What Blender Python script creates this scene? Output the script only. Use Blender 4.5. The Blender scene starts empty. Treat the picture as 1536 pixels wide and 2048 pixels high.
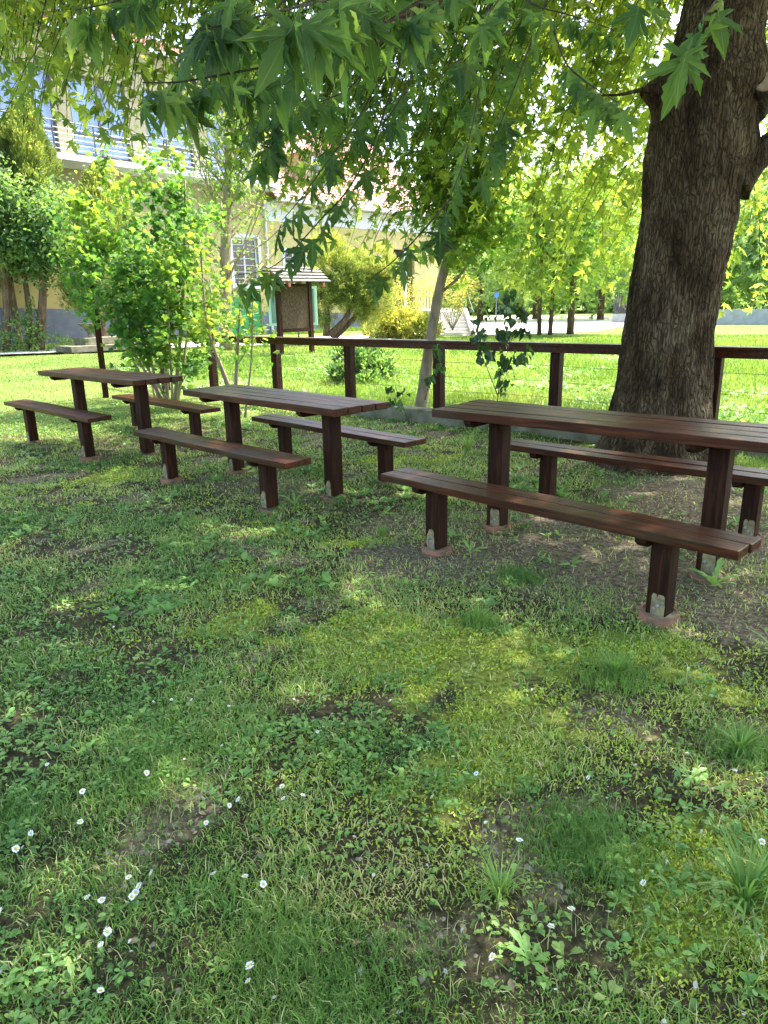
import bpy, math, random
import numpy as np
from mathutils import Matrix, Vector

sc = bpy.context.scene
R = math.radians
rng = np.random.default_rng(7)
random.seed(7)

# ------------------------------------------------------------------ camera
PITCH, ROLL, FPX, CH = .2876, -.0201, 1412.87, 1.4016
right = np.array([1, 0, 0.]); fwd = np.array([0, math.cos(PITCH), -math.sin(PITCH)]); up0 = np.array([0, math.sin(PITCH), math.cos(PITCH)])
cx = math.cos(ROLL)*right + math.sin(ROLL)*up0
cu = math.cos(ROLL)*up0 - math.sin(ROLL)*right
CAM = np.array([0, 0, CH])
cd = bpy.data.cameras.new('camera'); cam = bpy.data.objects.new('camera', cd); sc.collection.objects.link(cam); sc.camera = cam
cd.sensor_fit = 'VERTICAL'; cd.sensor_height = 36; cd.lens = FPX/2048*36; cd.clip_start = .05; cd.clip_end = 1500
M = Matrix(((cx[0], cu[0], -fwd[0], 0), (cx[1], cu[1], -fwd[1], 0), (cx[2], cu[2], -fwd[2], CH), (0, 0, 0, 1)))
cam.matrix_world = M

# ------------------------------------------------------------------ light
SUN_EL, SUN_AZ = 60, 55            # azimuth clockwise from +Y
w = bpy.data.worlds.new('World'); sc.world = w; w.use_nodes = True
nt = w.node_tree; bg = nt.nodes['Background']
sky = nt.nodes.new('ShaderNodeTexSky'); sky.sky_type = 'NISHITA'; sky.sun_disc = False
sky.sun_elevation = R(SUN_EL); sky.sun_rotation = R(SUN_AZ); sky.dust_density = 4.0; sky.ozone_density = .3
nt.links.new(sky.outputs[0], bg.inputs[0]); bg.inputs[1].default_value = .15
ld = bpy.data.lights.new('sun', 'SUN'); lo = bpy.data.objects.new('sun', ld); sc.collection.objects.link(lo)
ld.energy = 2.5; ld.angle = R(.53); ld.color = (1, .95, .86)
sd = Vector((math.sin(R(SUN_AZ))*math.cos(R(SUN_EL)), math.cos(R(SUN_AZ))*math.cos(R(SUN_EL)), math.sin(R(SUN_EL))))
lo.rotation_euler = sd.to_track_quat('Z', 'Y').to_euler(); lo.location = (0, 0, 30)
vs = sc.view_settings; vs.view_transform = 'Standard'; vs.look = 'None'; vs.gamma = 1; vs.use_curve_mapping = False
vs.exposure = 2.6
sc.cycles.max_bounces = 6; sc.cycles.diffuse_bounces = 4; sc.cycles.transmission_bounces = 4; sc.cycles.glossy_bounces = 2
sc.cycles.caustics_reflective = False; sc.cycles.caustics_refractive = False
sc.cycles.use_denoising = True

# ------------------------------------------------------------------ helpers: points
def ray(px, py): return fwd + (px-768)/FPX*cx - (py-1024)/FPX*cu
def G(px, py, z=0.):
    d = ray(px, py); return CAM + d*(z-CH)/d[2]
def at(px, py, Y):
    d = ray(px, py); return CAM + d*(Y/d[1])
def nrm(v):
    v = np.asarray(v, float); return v/(np.linalg.norm(v, axis=-1, keepdims=True)+1e-12)

def _h(ix, iy, iz, s):
    n = (ix*374761393 + iy*668265263 + iz*2147483647 + s*1274126177) & 0xffffffff
    n = ((n ^ (n >> 13))*1274126177) & 0xffffffff
    n = ((n ^ (n >> 16))*2246822519) & 0xffffffff
    return ((n ^ (n >> 15)) & 0xffff)/65535.
def noise(x, y, z=0., s=0):
    x, y, z = np.broadcast_arrays(np.asarray(x, float), np.asarray(y, float), np.asarray(z, float))
    xi, yi, zi = [np.floor(a).astype(np.int64) for a in (x, y, z)]
    fx, fy, fz = x-xi, y-yi, z-zi
    fx, fy, fz = [a*a*(3-2*a) for a in (fx, fy, fz)]
    o = 0
    for a in (0, 1):
        for b in (0, 1):
            for c in (0, 1):
                o = o + _h(xi+a, yi+b, zi+c, s)*(fx if a else 1-fx)*(fy if b else 1-fy)*(fz if c else 1-fz)
    return o
def fbm(x, y, z=0., s=0, o=3):
    t = 0; a = .5; tot = 0
    for i in range(o):
        t = t + a*noise(np.asarray(x)*2**i, np.asarray(y)*2**i, np.asarray(z)*2**i, s+i*7); tot += a; a *= .5
    return t/tot

# ------------------------------------------------------------------ helpers: meshes
class MB:
    def __init__(s): s.v = []; s.t = []; s.q = []; s.c = []; s.n = 0
    def add(s, V, tris=None, quads=None, col=None):
        V = np.asarray(V, np.float32).reshape(-1, 3); s.v.append(V)
        if tris is not None and len(tris): s.t.append(np.asarray(tris, np.int64).reshape(-1, 3)+s.n)
        if quads is not None and len(quads): s.q.append(np.asarray(quads, np.int64).reshape(-1, 4)+s.n)
        if col is None: col = np.full((len(V), 3), .5, np.float32)
        s.c.append(np.broadcast_to(np.asarray(col, np.float32), (len(V), 3)))
        s.n += len(V)
    def box(s, lo, hi, col=None):
        (a, b, c), (d, e, f) = lo, hi
        V = [(a, b, c), (d, b, c), (d, e, c), (a, e, c), (a, b, f), (d, b, f), (d, e, f), (a, e, f)]
        s.add(V, quads=[(0, 3, 2, 1), (4, 5, 6, 7), (0, 1, 5, 4), (1, 2, 6, 5), (2, 3, 7, 6), (3, 0, 4, 7)], col=col)
    def hexa(s, V, col=None):       # 8 corners, bottom ring then top ring
        s.add(V, quads=[(0, 3, 2, 1), (4, 5, 6, 7), (0, 1, 5, 4), (1, 2, 6, 5), (2, 3, 7, 6), (3, 0, 4, 7)], col=col)
    def tube(s, P, r, n=8, cap=True, col=None, wob=0, seed=0):
        P = np.asarray(P, float); r = np.broadcast_to(np.asarray(r, float), (len(P),))
        T = nrm(np.gradient(P, axis=0)); ref = np.array([.3, .9, .1]) if abs(T[0][2]) > .8 else np.array([0, 0, 1.])
        X = nrm(np.cross(T, ref)); Y = np.cross(T, X)
        a = np.linspace(0, 2*np.pi, n, endpoint=False)
        rr = r[:, None]*(1+(wob*(noise(np.cos(a)[None]*2+5, np.sin(a)[None]*2+5, np.arange(len(P))[:, None]*.7, seed)-.5)*2 if wob else 0))
        V = P[:, None]+rr[..., None]*(np.cos(a)[None, :, None]*X[:, None]+np.sin(a)[None, :, None]*Y[:, None])
        m = len(P); i = np.arange(m-1)[:, None]*n; j = np.arange(n)[None]; k = (j+1) % n
        Q = np.stack([i+j, i+k, i+n+k, i+n+j], -1).reshape(-1, 4)
        V = V.reshape(-1, 3); T3 = []
        if cap:
            V = np.vstack([V, P[0], P[-1]]); c0, c1 = m*n, m*n+1
            T3 = [(c0, (q+1) % n, q) for q in range(n)]+[(c1, (m-1)*n+q, (m-1)*n+(q+1) % n) for q in range(n)]
        s.add(V, tris=T3, quads=Q, col=col)
    def build(s, name, mat, parent=None, smooth=False, loc=None, bevel=0):
        V = np.concatenate(s.v); C = np.concatenate(s.c)
        t = np.concatenate(s.t) if s.t else np.zeros((0, 3), np.int64); q = np.concatenate(s.q) if s.q else np.zeros((0, 4), np.int64)
        me = bpy.data.meshes.new(name)
        me.vertices.add(len(V)); me.vertices.foreach_set('co', V.astype(np.float32).ravel())
        L = np.concatenate([t.ravel(), q.ravel()]).astype(np.int32)
        me.loops.add(len(L)); me.loops.foreach_set('vertex_index', L)
        st = np.concatenate([np.arange(len(t))*3, len(t)*3+np.arange(len(q))*4]).astype(np.int32)
        me.polygons.add(len(st)); me.polygons.foreach_set('loop_start', st)
        if smooth: me.polygons.foreach_set('use_smooth', np.ones(len(st), bool))
        else: me.polygons.foreach_set('use_smooth', np.zeros(len(st), bool))
        me.update(calc_edges=True); me.validate()
        at_ = me.color_attributes.new('Col', 'FLOAT_COLOR', 'POINT')
        at_.data.foreach_set('color', np.hstack([C, np.ones((len(C), 1))]).astype(np.float32).ravel())
        me.materials.append(mat)
        o = bpy.data.objects.new(name, me); sc.collection.objects.link(o)
        if parent: o.parent = parent
        if loc is not None: o.location = loc
        if bevel:
            b = o.modifiers.new('bevel', 'BEVEL'); b.width = bevel; b.segments = 2; b.limit_method = 'ANGLE'; b.angle_limit = R(40)
        return o

def tag(o, label=None, cat=None, group=None, kind=None):
    if label: o['label'] = label
    if cat: o['category'] = cat
    if group: o['group'] = group
    if kind: o['kind'] = kind
    return o
def empty(name, loc, rz=0, **k):
    o = bpy.data.objects.new(name, None); sc.collection.objects.link(o); o.location = loc; o.rotation_euler = (0, 0, rz)
    o.empty_display_size = .1; tag(o, **k); return o
def copy_tree(o, parent=None):
    c = o.copy(); sc.collection.objects.link(c)
    if parent: c.parent = parent
    for ch in list(o.children): copy_tree(ch, c)
    return c

# ------------------------------------------------------------------ helpers: materials
class NM:
    def __init__(s, name, rough=.6, spec=.4):
        s.m = bpy.data.materials.new(name); s.m.use_nodes = True; s.nt = s.m.node_tree; s.b = s.nt.nodes['Principled BSDF']
        s.b.inputs['Roughness'].default_value = rough; s.b.inputs['Specular IOR Level'].default_value = spec
    def n(s, t, **k):
        x = s.nt.nodes.new('ShaderNode'+t)
        for a, b in k.items():
            if a.startswith('_'): x.inputs[int(a[1:])].default_value = b
            else: setattr(x, a, b)
        return x
    def l(s, a, b): s.nt.links.new(a, b)
    def coord(s, kind='Object', scale=(1, 1, 1)):
        t = s.n('TexCoord'); m = s.n('Mapping')
        if kind == 'Obj':
            oi = s.n('ObjectInfo'); sc3 = s.n('VectorMath', operation='SCALE'); cb = s.n('CombineXYZ'); [s.l(oi.outputs['Random'], cb.inputs[q]) for q in range(3)]; s.l(cb.outputs[0], sc3.inputs[0]); sc3.inputs['Scale'].default_value = 37
            ad = s.n('VectorMath', operation='ADD'); s.l(t.outputs['Object'], ad.inputs[0]); s.l(sc3.outputs[0], ad.inputs[1]); s.l(ad.outputs[0], m.inputs[0])
        else: s.l(t.outputs[kind], m.inputs[0])
        m.inputs['Scale'].default_value = scale; return m.outputs[0]
    def noise(s, co, scale, detail=4, rough=.55, dist=0):
        x = s.n('TexNoise'); x.inputs['Scale'].default_value = scale; x.inputs['Detail'].default_value = detail
        x.inputs['Roughness'].default_value = rough; x.inputs['Distortion'].default_value = dist; s.l(co, x.inputs['Vector']); return x.outputs[0]
    def ramp(s, f, stops):
        x = s.n('ValToRGB'); e = x.color_ramp.elements
        while len(e) < len(stops): e.new(.5)
        for i, (p, c) in enumerate(stops): e[i].position = p; e[i].color = (*c, 1)
        s.l(f, x.inputs[0]); return x.outputs[0]
    def mix(s, f, a, b, mode='MIX'):
        x = s.n('Mix', data_type='RGBA', blend_type=mode)
        for v, i in ((f, 0), (a, 6), (b, 7)):
            if hasattr(v, 'links'): s.l(v, x.inputs[i])
            elif isinstance(v, (int, float)): x.inputs[i].default_value = v
            else: x.inputs[i].default_value = (*v, 1)
        return x.outputs[2]
    def bump(s, h, strength=.4, dist=.01, normal=None):
        x = s.n('Bump'); x.inputs['Strength'].default_value = strength; x.inputs['Distance'].default_value = dist; s.l(h, x.inputs['Height'])
        if normal: s.l(normal, x.inputs['Normal'])
        s.l(x.outputs[0], s.b.inputs['Normal']); return x.outputs[0]
    def base(s, c):
        if hasattr(c, 'links'): s.l(c, s.b.inputs['Base Color'])
        else: s.b.inputs['Base Color'].default_value = (*c, 1)

def leaf_mat(name, c0, c1, c2, trans, tw=.5, rough=.45, spec=.3):
    """c0..c1..c2 by the leaf's own random tint; translucent leaf"""
    k = NM(name, rough, spec); a = k.n('Attribute', attribute_name='Col'); sx = k.n('SeparateColor'); k.l(a.outputs[0], sx.inputs[0])
    col = k.ramp(sx.outputs[0], [(0, c0), (.5, c1), (1, c2)])
    hsv = k.n('HueSaturation'); k.l(col, hsv.inputs['Color'])
    mm = k.n('MapRange'); k.l(sx.outputs[1], mm.inputs[0]); mm.inputs[3].default_value = .7; mm.inputs[4].default_value = 1.3; k.l(mm.outputs[0], hsv.inputs['Value'])
    lc_ = k.mix(k.ramp(sx.outputs[2], [(.80, (0,)*3), (.95, (.55,)*3)]), hsv.outputs[0], (.34, .38, .20)); k.base(lc_)
    tr = k.n('BsdfTranslucent'); tc = k.mix(1.0, hsv.outputs[0], trans, 'MULTIPLY'); k.l(tc, tr.inputs[0])
    ad = k.n('MixShader'); ad.inputs[0].default_value = tw
    out = k.nt.nodes['Material Output']; k.l(k.b.outputs[0], ad.inputs[1]); k.l(tr.outputs[0], ad.inputs[2]); k.l(ad.outputs[0], out.inputs[0])
    return k.m
T4 = (3.2, 3.0, 1.6)
M_plane = leaf_mat('plane leaf', (.04, .085, .035), (.09, .155, .05), (.24, .29, .08), (3.6, 3.5, 1.3), .42, .55, .15)  # third colour carries the sunlit tone of the drooping strands
M_maple = leaf_mat('maple leaf', (.04, .11, .03), (.10, .20, .04), (.20, .26, .05), (2.8, 2.8, 1.4), .42, .5, .22)
M_broad = leaf_mat('broad leaf', (.045, .10, .04), (.09, .17, .055), (.16, .24, .08), T4, .4)
M_dark = leaf_mat('dark leaf', (.02, .055, .02), (.035, .08, .025), (.06, .12, .03), T4, .35, .35, .5)
M_thuja = leaf_mat('thuja foliage', (.08, .13, .045), (.18, .24, .065), (.36, .38, .10), (2.2, 2.1, 1.2), .35, .8, .1)
M_yellow = leaf_mat('yellow leaf', (.14, .20, .05), (.32, .36, .09), (.52, .46, .12), (2, 1.9, 1), .35)
M_far = leaf_mat('hazed far leaf', (.12, .20, .11), (.20, .30, .14), (.30, .38, .15), T4, .45, .7)  # distance haze put into these pale leaf colours
M_grass = leaf_mat('grass blade', (.09, .20, .05), (.22, .34, .085), (.50, .46, .25), (2.4, 2.4, 1.3), .3, .5, .3)
M_field = leaf_mat('field grass', (.06, .13, .025), (.125, .195, .04), (.27, .27, .10), (2.6, 2.5, 1.2), .4, .6, .2)
M_weed = leaf_mat('weed leaf', (.11, .24, .07), (.20, .35, .10), (.33, .44, .13), (2.2, 2.2, 1.2), .3, .42, .35)
M_moss = leaf_mat('moss', (.22, .31, .04), (.38, .47, .07), (.52, .58, .12), (2, 2, 1), .25, .8, .1)

def wood_mat():
    k = NM('stained wood', .36, .2); co = k.coord('Obj', (1.2, 16, 16))
    g = k.noise(co, 3.2, 6, .6, .6); g2 = k.noise(k.coord('Obj', (1, 3, 3)), 2.2, 3)
    g3 = k.noise(k.coord('Obj', (3, 60, 60)), 2.5, 4, .7)
    c = k.ramp(g, [(.2, (.016, .0045, .0018)), (.5, (.062, .017, .006)), (.8, (.17, .048, .014))])
    c = k.mix(k.ramp(g2, [(.48, (0, 0, 0)), (.70, (.55,)*3)]), c, (.06, .055, .030))  # broad olive grey patches mixed over the stain
    sc_ = k.noise(k.coord('Obj', (5, 9, 9)), 9, 4, .75); c = k.mix(k.ramp(sc_, [(.66, (0,)*3), (.74, (.5,)*3)]), c, (.22, .17, .13))
    c = k.mix(.6, c, k.ramp(g3, [(.3, (.3, .3, .3)), (.55, (1, 1, 1))]), 'MULTIPLY')
    k.base(c); k.l(k.ramp(g, [(.2, (.5,)*3), (.8, (.27,)*3)]), k.b.inputs['Roughness'])
    k.bump(g3, .5, .004); return k.m
M_wood = wood_mat()
def wood_v_mat():      # vertical grain for posts; weak light on uprights put into the darker colour
    k = NM('stained post wood', .6, .15)
    g = k.noise(k.coord('Obj', (14, 14, 1.1)), 3.2, 6, .6, .5); g3 = k.noise(k.coord('Obj', (60, 60, 3)), 2.5, 4, .7)
    c = k.ramp(g, [(.2, (.007, .003, .001)), (.5, (.029, .0095, .004)), (.8, (.095, .033, .012))])
    k.base(k.mix(.5, c, k.ramp(g3, [(.3, (.3, .3, .3)), (.55, (1, 1, 1))]), 'MULTIPLY')); k.bump(g3, .5, .004); return k.m
M_woodv = wood_v_mat()
def simple(name, c0, c1, scale=6, rough=.8, spec=.2, bump=.3, dist=.01, stretch=(1, 1, 1), metal=0, detail=5):
    k = NM(name, rough, spec); g = k.noise(k.coord('Object', stretch), scale, detail, .6)
    k.base(k.ramp(g, [(.3, c0), (.7, c1)])); k.b.inputs['Metallic'].default_value = metal
    if bump: k.bump(g, bump, dist)
    return k.m
M_terra = simple('terracotta pipe', (.13, .10, .07), (.42, .19, .115), 14, .85)
M_conc = simple('mossy concrete', (.09, .095, .045), (.27, .25, .18), 5, .9, .2, .6)
M_plate = simple('bare weathered patch', (.13, .105, .05), (.36, .31, .17), 22, .6)
M_zinc = simple('zinc bolt', (.35, .35, .33), (.6, .6, .58), 60, .35, .5, .1, .001, metal=.8)
M_steel = simple('galvanised rail', (.08, .09, .10), (.15, .17, .18), 8, .4, .5, 0, metal=.5)
M_yel = simple('yellow render', (.36, .31, .14), (.43, .38, .18), 3, .9, .1, .15)
M_cream = simple('cream render', (.29, .26, .16), (.36, .33, .22), 3, .9, .1, .15)
M_plinth = simple('blue grey plinth', (.11, .13, .18), (.16, .18, .24), 2.5, .9, .1, .3)
M_white = simple('white paint', (.46, .49, .54), (.55, .58, .63), 5, .6, .3, .05)
M_dframe = simple('dark window frame', (.05, .05, .055), (.09, .085, .09), 9, .5, .4, 0)
M_green = simple('green door paint', (.02, .20, .075), (.03, .27, .10), 5, .5, .4, .1)
M_pgreen = simple('pale green frame', (.33, .52, .36), (.40, .60, .42), 5, .5, .4, .05)
M_cboard = simple('green chalk board', (.10, .20, .15), (.16, .27, .20), 2, .5, .4, .0)
M_shing = simple('grey shingle', (.13, .11, .10), (.36, .33, .32), 12, .8, .2, .4, stretch=(1, 6, 1))
M_twig = simple('twig bark', (.035, .028, .018), (.10, .085, .06), 20, .9, .1, .4)
M_pale = simple('pale bark', (.17, .13, .085), (.38, .31, .22), 14, .9, .1, .6, stretch=(1, 1, .3))
M_brown = simple('brown bark', (.06, .04, .025), (.20, .14, .09), 14, .95, .1, .8, .03, stretch=(1, 1, .2))
M_stone = simple('pebble stone', (.14, .12, .085), (.38, .34, .26), 40, .9, .2, .2)
M_stair = simple('stair stone', (.45, .43, .38), (.62, .60, .55), 5, .9)
M_petal = simple('daisy petal', (.78, .80, .84), (.85, .86, .88), 20, .6, .2, 0)
M_yc = simple('daisy centre', (.65, .48, .03), (.8, .6, .05), 90, .8, .2, 0)
M_dead = simple('dry leaf', (.22, .15, .08), (.42, .33, .20), 30, .8, .2, .2)
M_plast = simple('blue plastic', (.03, .12, .5), (.04, .16, .6), 5, .5, .4, 0)
M_wall = simple('far grey wall', (.30, .32, .33), (.42, .44, .45), 3, .9)
def glass_mat():
    k = NM('window glass', .06, .8); g = k.noise(k.coord('Object', (1.2, 1.2, .25)), 1.4, 3)
    k.base(k.ramp(g, [(.35, (.05, .10, .24)), (.65, (.16, .26, .50))])); k.b.inputs['Coat Weight'].default_value = .6; return k.m  # sky reflection painted into the glass as blue mottling
M_glass = glass_mat()
M_dglass = simple('dark glass', (.02, .025, .03), (.06, .07, .08), 2, .08, .8, 0)
def tile_mat():
    k = NM('pink roof tile', .85, .2); co = k.coord('Object'); g = k.noise(co, 5, 5)
    c = k.ramp(g, [(.3, (.42, .23, .19)), (.7, (.66, .42, .36))])
    k.base(c); k.bump(g, .3, .01); return k.m
M_tile = tile_mat()
def reed_mat():
    k = NM('reed panel', .9, .1); g = k.noise(k.coord('Object', (60, 60, 9)), 1.6, 5, .7, 1.2); c = k.noise(k.coord('Object'), 3, 2)
    k.base(k.ramp(g, [(.3, (.02, .014, .009)), (.5, (.07, .048, .03)), (.72, (.24, .19, .13))])); k.bump(g, .8, .01); return k.m
M_reed = reed_mat()
def bark_mat():
    k = NM('plane bark', .92, .12)
    w_ = k.noise(k.coord('Object'), 6, 3); co = k.coord('Object', (1, 1, .16))
    dc = k.n('Mix', data_type='VECTOR'); dc.inputs[0].default_value = .10; k.l(co, dc.inputs[4]);
    nn = k.n('TexNoise'); k.l(k.coord('Object', (1, 1, .5)), nn.inputs[0]); nn.inputs['Scale'].default_value = 9; k.l(nn.outputs[1], dc.inputs[5])
    v = k.n('TexVoronoi', feature='DISTANCE_TO_EDGE'); v.inputs['Scale'].default_value = 46; k.l(dc.outputs[1], v.inputs['Vector'])
    f = k.noise(k.coord('Object', (1, 1, .3)), 55, 5, .7); big = k.noise(k.coord('Object', (1, 1, .5)), 3.4, 5, .65)
    crack = k.ramp(v.outputs[0], [(.0, (0, 0, 0)), (.16, (1, 1, 1))])
    c = k.ramp(big, [(.36, (.045, .030, .018)), (.5, (.12, .084, .050)), (.64, (.23, .18, .115))])
    c = k.mix(.75, c, k.ramp(f, [(.3, (.35, .33, .3)), (.7, (1.5, 1.4, 1.3))]), 'MULTIPLY')
    c = k.mix(k.ramp(crack, [(0, (.35,)*3), (1, (1,)*3)]), (.022, .016, .011), c)
    k.base(c)
    h = k.n('Math', operation='MULTIPLY_ADD'); k.l(crack, h.inputs[0]); h.inputs[1].default_value = .8; k.l(f, h.inputs[2])
    k.bump(h.outputs[0], 1, .018); return k.m
M_bark = bark_mat()
def ground_mat():
    k = NM('soil and moss', .95, .1); a = k.n('Attribute', attribute_name='Col'); sx = k.n('SeparateColor'); k.l(a.outputs[0], sx.inputs[0])
    co = k.coord('Object'); f = k.noise(co, 38, 6, .7); m = k.noise(co, 6, 5, .65); b = k.noise(co, 160, 3, .7); far = k.noise(co, .5, 5, .6)
    soil = k.ramp(f, [(.32, (.04, .030, .019)), (.5, (.15, .12, .08)), (.7, (.34, .29, .205))])
    v = k.n('TexVoronoi'); v.inputs['Scale'].default_value = 70; k.l(co, v.inputs['Vector'])
    soil = k.mix(k.ramp(v.outputs[0], [(.1, (.5,)*3), (.35, (0,)*3)]), soil, (.24, .21, .16))
    moss = k.ramp(f, [(.34, (.06, .062, .018)), (.48, (.19, .23, .04)), (.66, (.38, .43, .09))])
    turf = k.ramp(f, [(.32, (.022, .019, .012)), (.5, (.065, .056, .032)), (.68, (.16, .14, .075))])  # soil between blades, darkened to stand for shade among the plants
    lawn = k.ramp(far, [(.35, (.09, .15, .035)), (.65, (.17, .21, .06))])
    def mask(ch, lo, hi):
        ad = k.n('Math', operation='MULTIPLY_ADD'); k.l(m, ad.inputs[0]); ad.inputs[1].default_value = .9; k.l(ch, ad.inputs[2])
        return k.ramp(ad.outputs[0], [(lo, (0,)*3), (hi, (1,)*3)])
    c = k.mix(mask(sx.outputs[0], .85, 1.0), turf, soil)
    c = k.mix(mask(sx.outputs[1], .88, 1.0), c, moss)
    c = k.mix(sx.outputs[2], c, lawn)
    k.base(c)
    h = k.n('Math', operation='ADD'); k.l(f, h.inputs[0]); k.l(b, h.inputs[1]); k.bump(h.outputs[0], .9, .012); return k.m
M_ground = ground_mat()
def gravel_mat():
    k = NM('pale gravel', .95, .1); co = k.coord('Object'); f = k.noise(co, 30, 5, .7); b = k.noise(co, .4, 4)
    k.base(k.mix(.4, k.ramp(f, [(.3, (.50, .47, .42)), (.7, (.72, .68, .62))]), k.ramp(b, [(.3, (.55, .52, .45)), (.7, (.74, .70, .64))]))); k.bump(f, .4, .01); return k.m
M_gravel = gravel_mat()

# ------------------------------------------------------------------ leaf templates  (y = midrib, z = upper side)
def fan(half, centre=(0, .22), ring=False, zf=None):
    pts = [p for p in half]+[(-x, y) for x, y in reversed(half[1:-1])]
    o = np.array(pts); n = len(o); c = np.array(centre)
    if ring:
        mid = c+(o-c)*.5; V = np.vstack([c[None], mid, o])
        T = []
        for i in range(n):
            j = (i+1) % n; T += [(0, 1+j, 1+i), (1+i, 1+j, 1+n+j), (1+i, 1+n+j, 1+n+i)]
    else:
        V = np.vstack([c[None], o]); T = [(0, 1+(i+1) % n, 1+i) for i in range(n)]
    z = zf(V[:, 0], V[:, 1]) if zf else V[:, 0]*0
    return np.column_stack([V, z]), np.array(T)
PLH = [(0, 0), (.10, -.03), (.20, -.02), (.30, -.06), (.46, -.02), (.34, .06), (.26, .09), (.13, .13), (.28, .22), (.38, .26), (.42, .34), (.52, .38), (.55, .46), (.66, .62), (.50, .55), (.42, .56),
       (.36, .48), (.27, .47), (.12, .34), (.19, .48), (.17, .56), (.23, .64), (.17, .72), (.18, .80), (.10, .90), (.08, 1.0), (0, 1.18)]
zf = lambda x, y: -.22*np.maximum(y-.2, 0)**2-.55*np.abs(x)**1.6+.03*np.sin(x*22)*np.abs(x)*2
PL_HI = fan(PLH, (0, .2), True, zf)
PL_LO = fan([(0, 0), (.42, -.04), (.17, .13), (.64, .50), (.15, .36), (.20, .66), (0, 1.12)], (0, .25), False, zf)
MAPLE = fan([(0, 0), (.38, -.05), (.30, .12), (.62, .40), (.30, .45), (.25, .62), (0, .95)], (0, .3), False, lambda x, y: -.25*np.abs(x)-.2*y*y)
OVAL = fan([(0, 0), (.22, .25), (.25, .55), (0, 1)], (0, .4), False, lambda x, y: .25*np.abs(x)-.25*y*y)
HEART = fan([(0, .05), (.22, -.08), (.40, .15), (.33, .5), (0, 1)], (0, .35), False, lambda x, y: .25*np.abs(x)-.3*y*y)
SPOON = fan([(0, 0), (.05, .3), (.20, .6), (.17, .88), (0, 1)], (0, .55), False, lambda x, y: .35*y-.35*y*y+.15*np.abs(x))
QUAD = (np.array([(0, 0, 0), (.28, .5, .05), (0, 1, -.05), (-.28, .5, .05)]), np.array([(0, 1, 2), (0, 2, 3)]))
SPRIG = (np.array([(0, 0, 0), (.06, .02, 0), (.04, 1, 0), (-.05, .95, .1), (.4, .6, .05), (.45, .72, 0), (-.42, .55, 0), (-.40, .7, .06)]),
         np.array([(0, 1, 2), (0, 2, 3), (0, 4, 5), (0, 6, 7)]))
def with_petiole(tp, L=.35):
    V, T = tp; n = len(V)
    P = np.array([(-.009, .03, 0), (.009, .03, 0), (.006, -L, -.02), (-.006, -L, -.02)])
    return np.vstack([V-[0, 0, 0], P]), np.vstack([T, [(n, n+1, n+2), (n, n+2, n+3)]])
PL_HIP = with_petiole(PL_HI); _vb = np.zeros(len(PL_HIP[0])); _nl = (len(PLH)-1)*2; _vb[0] = 1
for _i in (0, 4, 13, len(PLH)-1, _nl-4, _nl-13): _vb[1+_i] = 1; _vb[1+_nl+_i] = 1
_vb[-4:] = 1; PL_HIP = (*PL_HIP, _vb)
PL_LOP = with_petiole(PL_LO, .3)
def leaves(mb, tp, pos, dirv, nr, size, tint=None, val=None, wx=1.):
    V, T = tp[:2]; vb = tp[2] if len(tp) > 2 else np.zeros(len(V)); N = len(pos); pos = np.asarray(pos, float)
    if N == 0: return
    Y = nrm(dirv); X = nrm(np.cross(Y, nr)); Z = np.cross(X, Y)
    size = np.broadcast_to(np.asarray(size, float), (N,)); wx = np.broadcast_to(np.asarray(wx, float), (N,))
    W = pos[:, None]+size[:, None, None]*(V[None, :, 0, None]*wx[:, None, None]*X[:, None]+V[None, :, 1, None]*Y[:, None]+V[None, :, 2, None]*Z[:, None])
    F = (T[None]+(np.arange(N)*len(V))[:, None, None]).reshape(-1, 3)
    tint = rng.random(N) if tint is None else np.broadcast_to(tint, (N,)); val = rng.random(N) if val is None else np.broadcast_to(val, (N,))
    C = np.repeat(np.column_stack([np.clip(tint, 0, 1), np.clip(val, 0, 1), np.zeros(N)]), len(V), 0); C[:, 2] = np.tile(vb, N)
    mb.add(W.reshape(-1, 3), tris=F, col=C)
def rdir(n): return nrm(rng.normal(size=(n, 3)))

# ================================================================== GROUND
def blob(x, y, cx_, cy_, rx, ry, a=0):
    c, s = math.cos(a), math.sin(a); u = ((x-cx_)*c+(y-cy_)*s)/rx; v = (-(x-cx_)*s+(y-cy_)*c)/ry
    return np.clip(1.35-np.sqrt(u*u+v*v), 0, 1)
def dirt(x, y):
    d = np.maximum.reduce([blob(x, y, 1.25, 3.75, 1.55, .85, -.75), blob(x, y, 2.3, 4.2, 1.0, 1.3), blob(x, y, .35, 3.75, .75, .45)*.9, blob(x, y, 1.7, 3.0, .7, .4)*.9, blob(x, y, -.9, 5.5, 1.1, .55, -.75)*.75,
                           blob(x, y, -2.6, 7.4, 1.0, .45, -.75)*.6, blob(x, y, 2.3, 5.9, .9, .8), blob(x, y, .75, 2.2, .35, .25)*.6, blob(x, y, .2, 4.4, .5, .5)*.8,
                           blob(x, y, 1.25, 1.9, .45, .35)*.6, blob(x, y, .1, 1.25, .25, .15)*.6, blob(x, y, .55, 1.65, .2, .15)*.7])
    p = np.clip((fbm(x*3.2, y*3.2, s=3, o=4)-.54)*4.5, 0, .85)
    return np.clip(np.maximum(d, p)*(y < 9), 0, 1)
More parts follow.
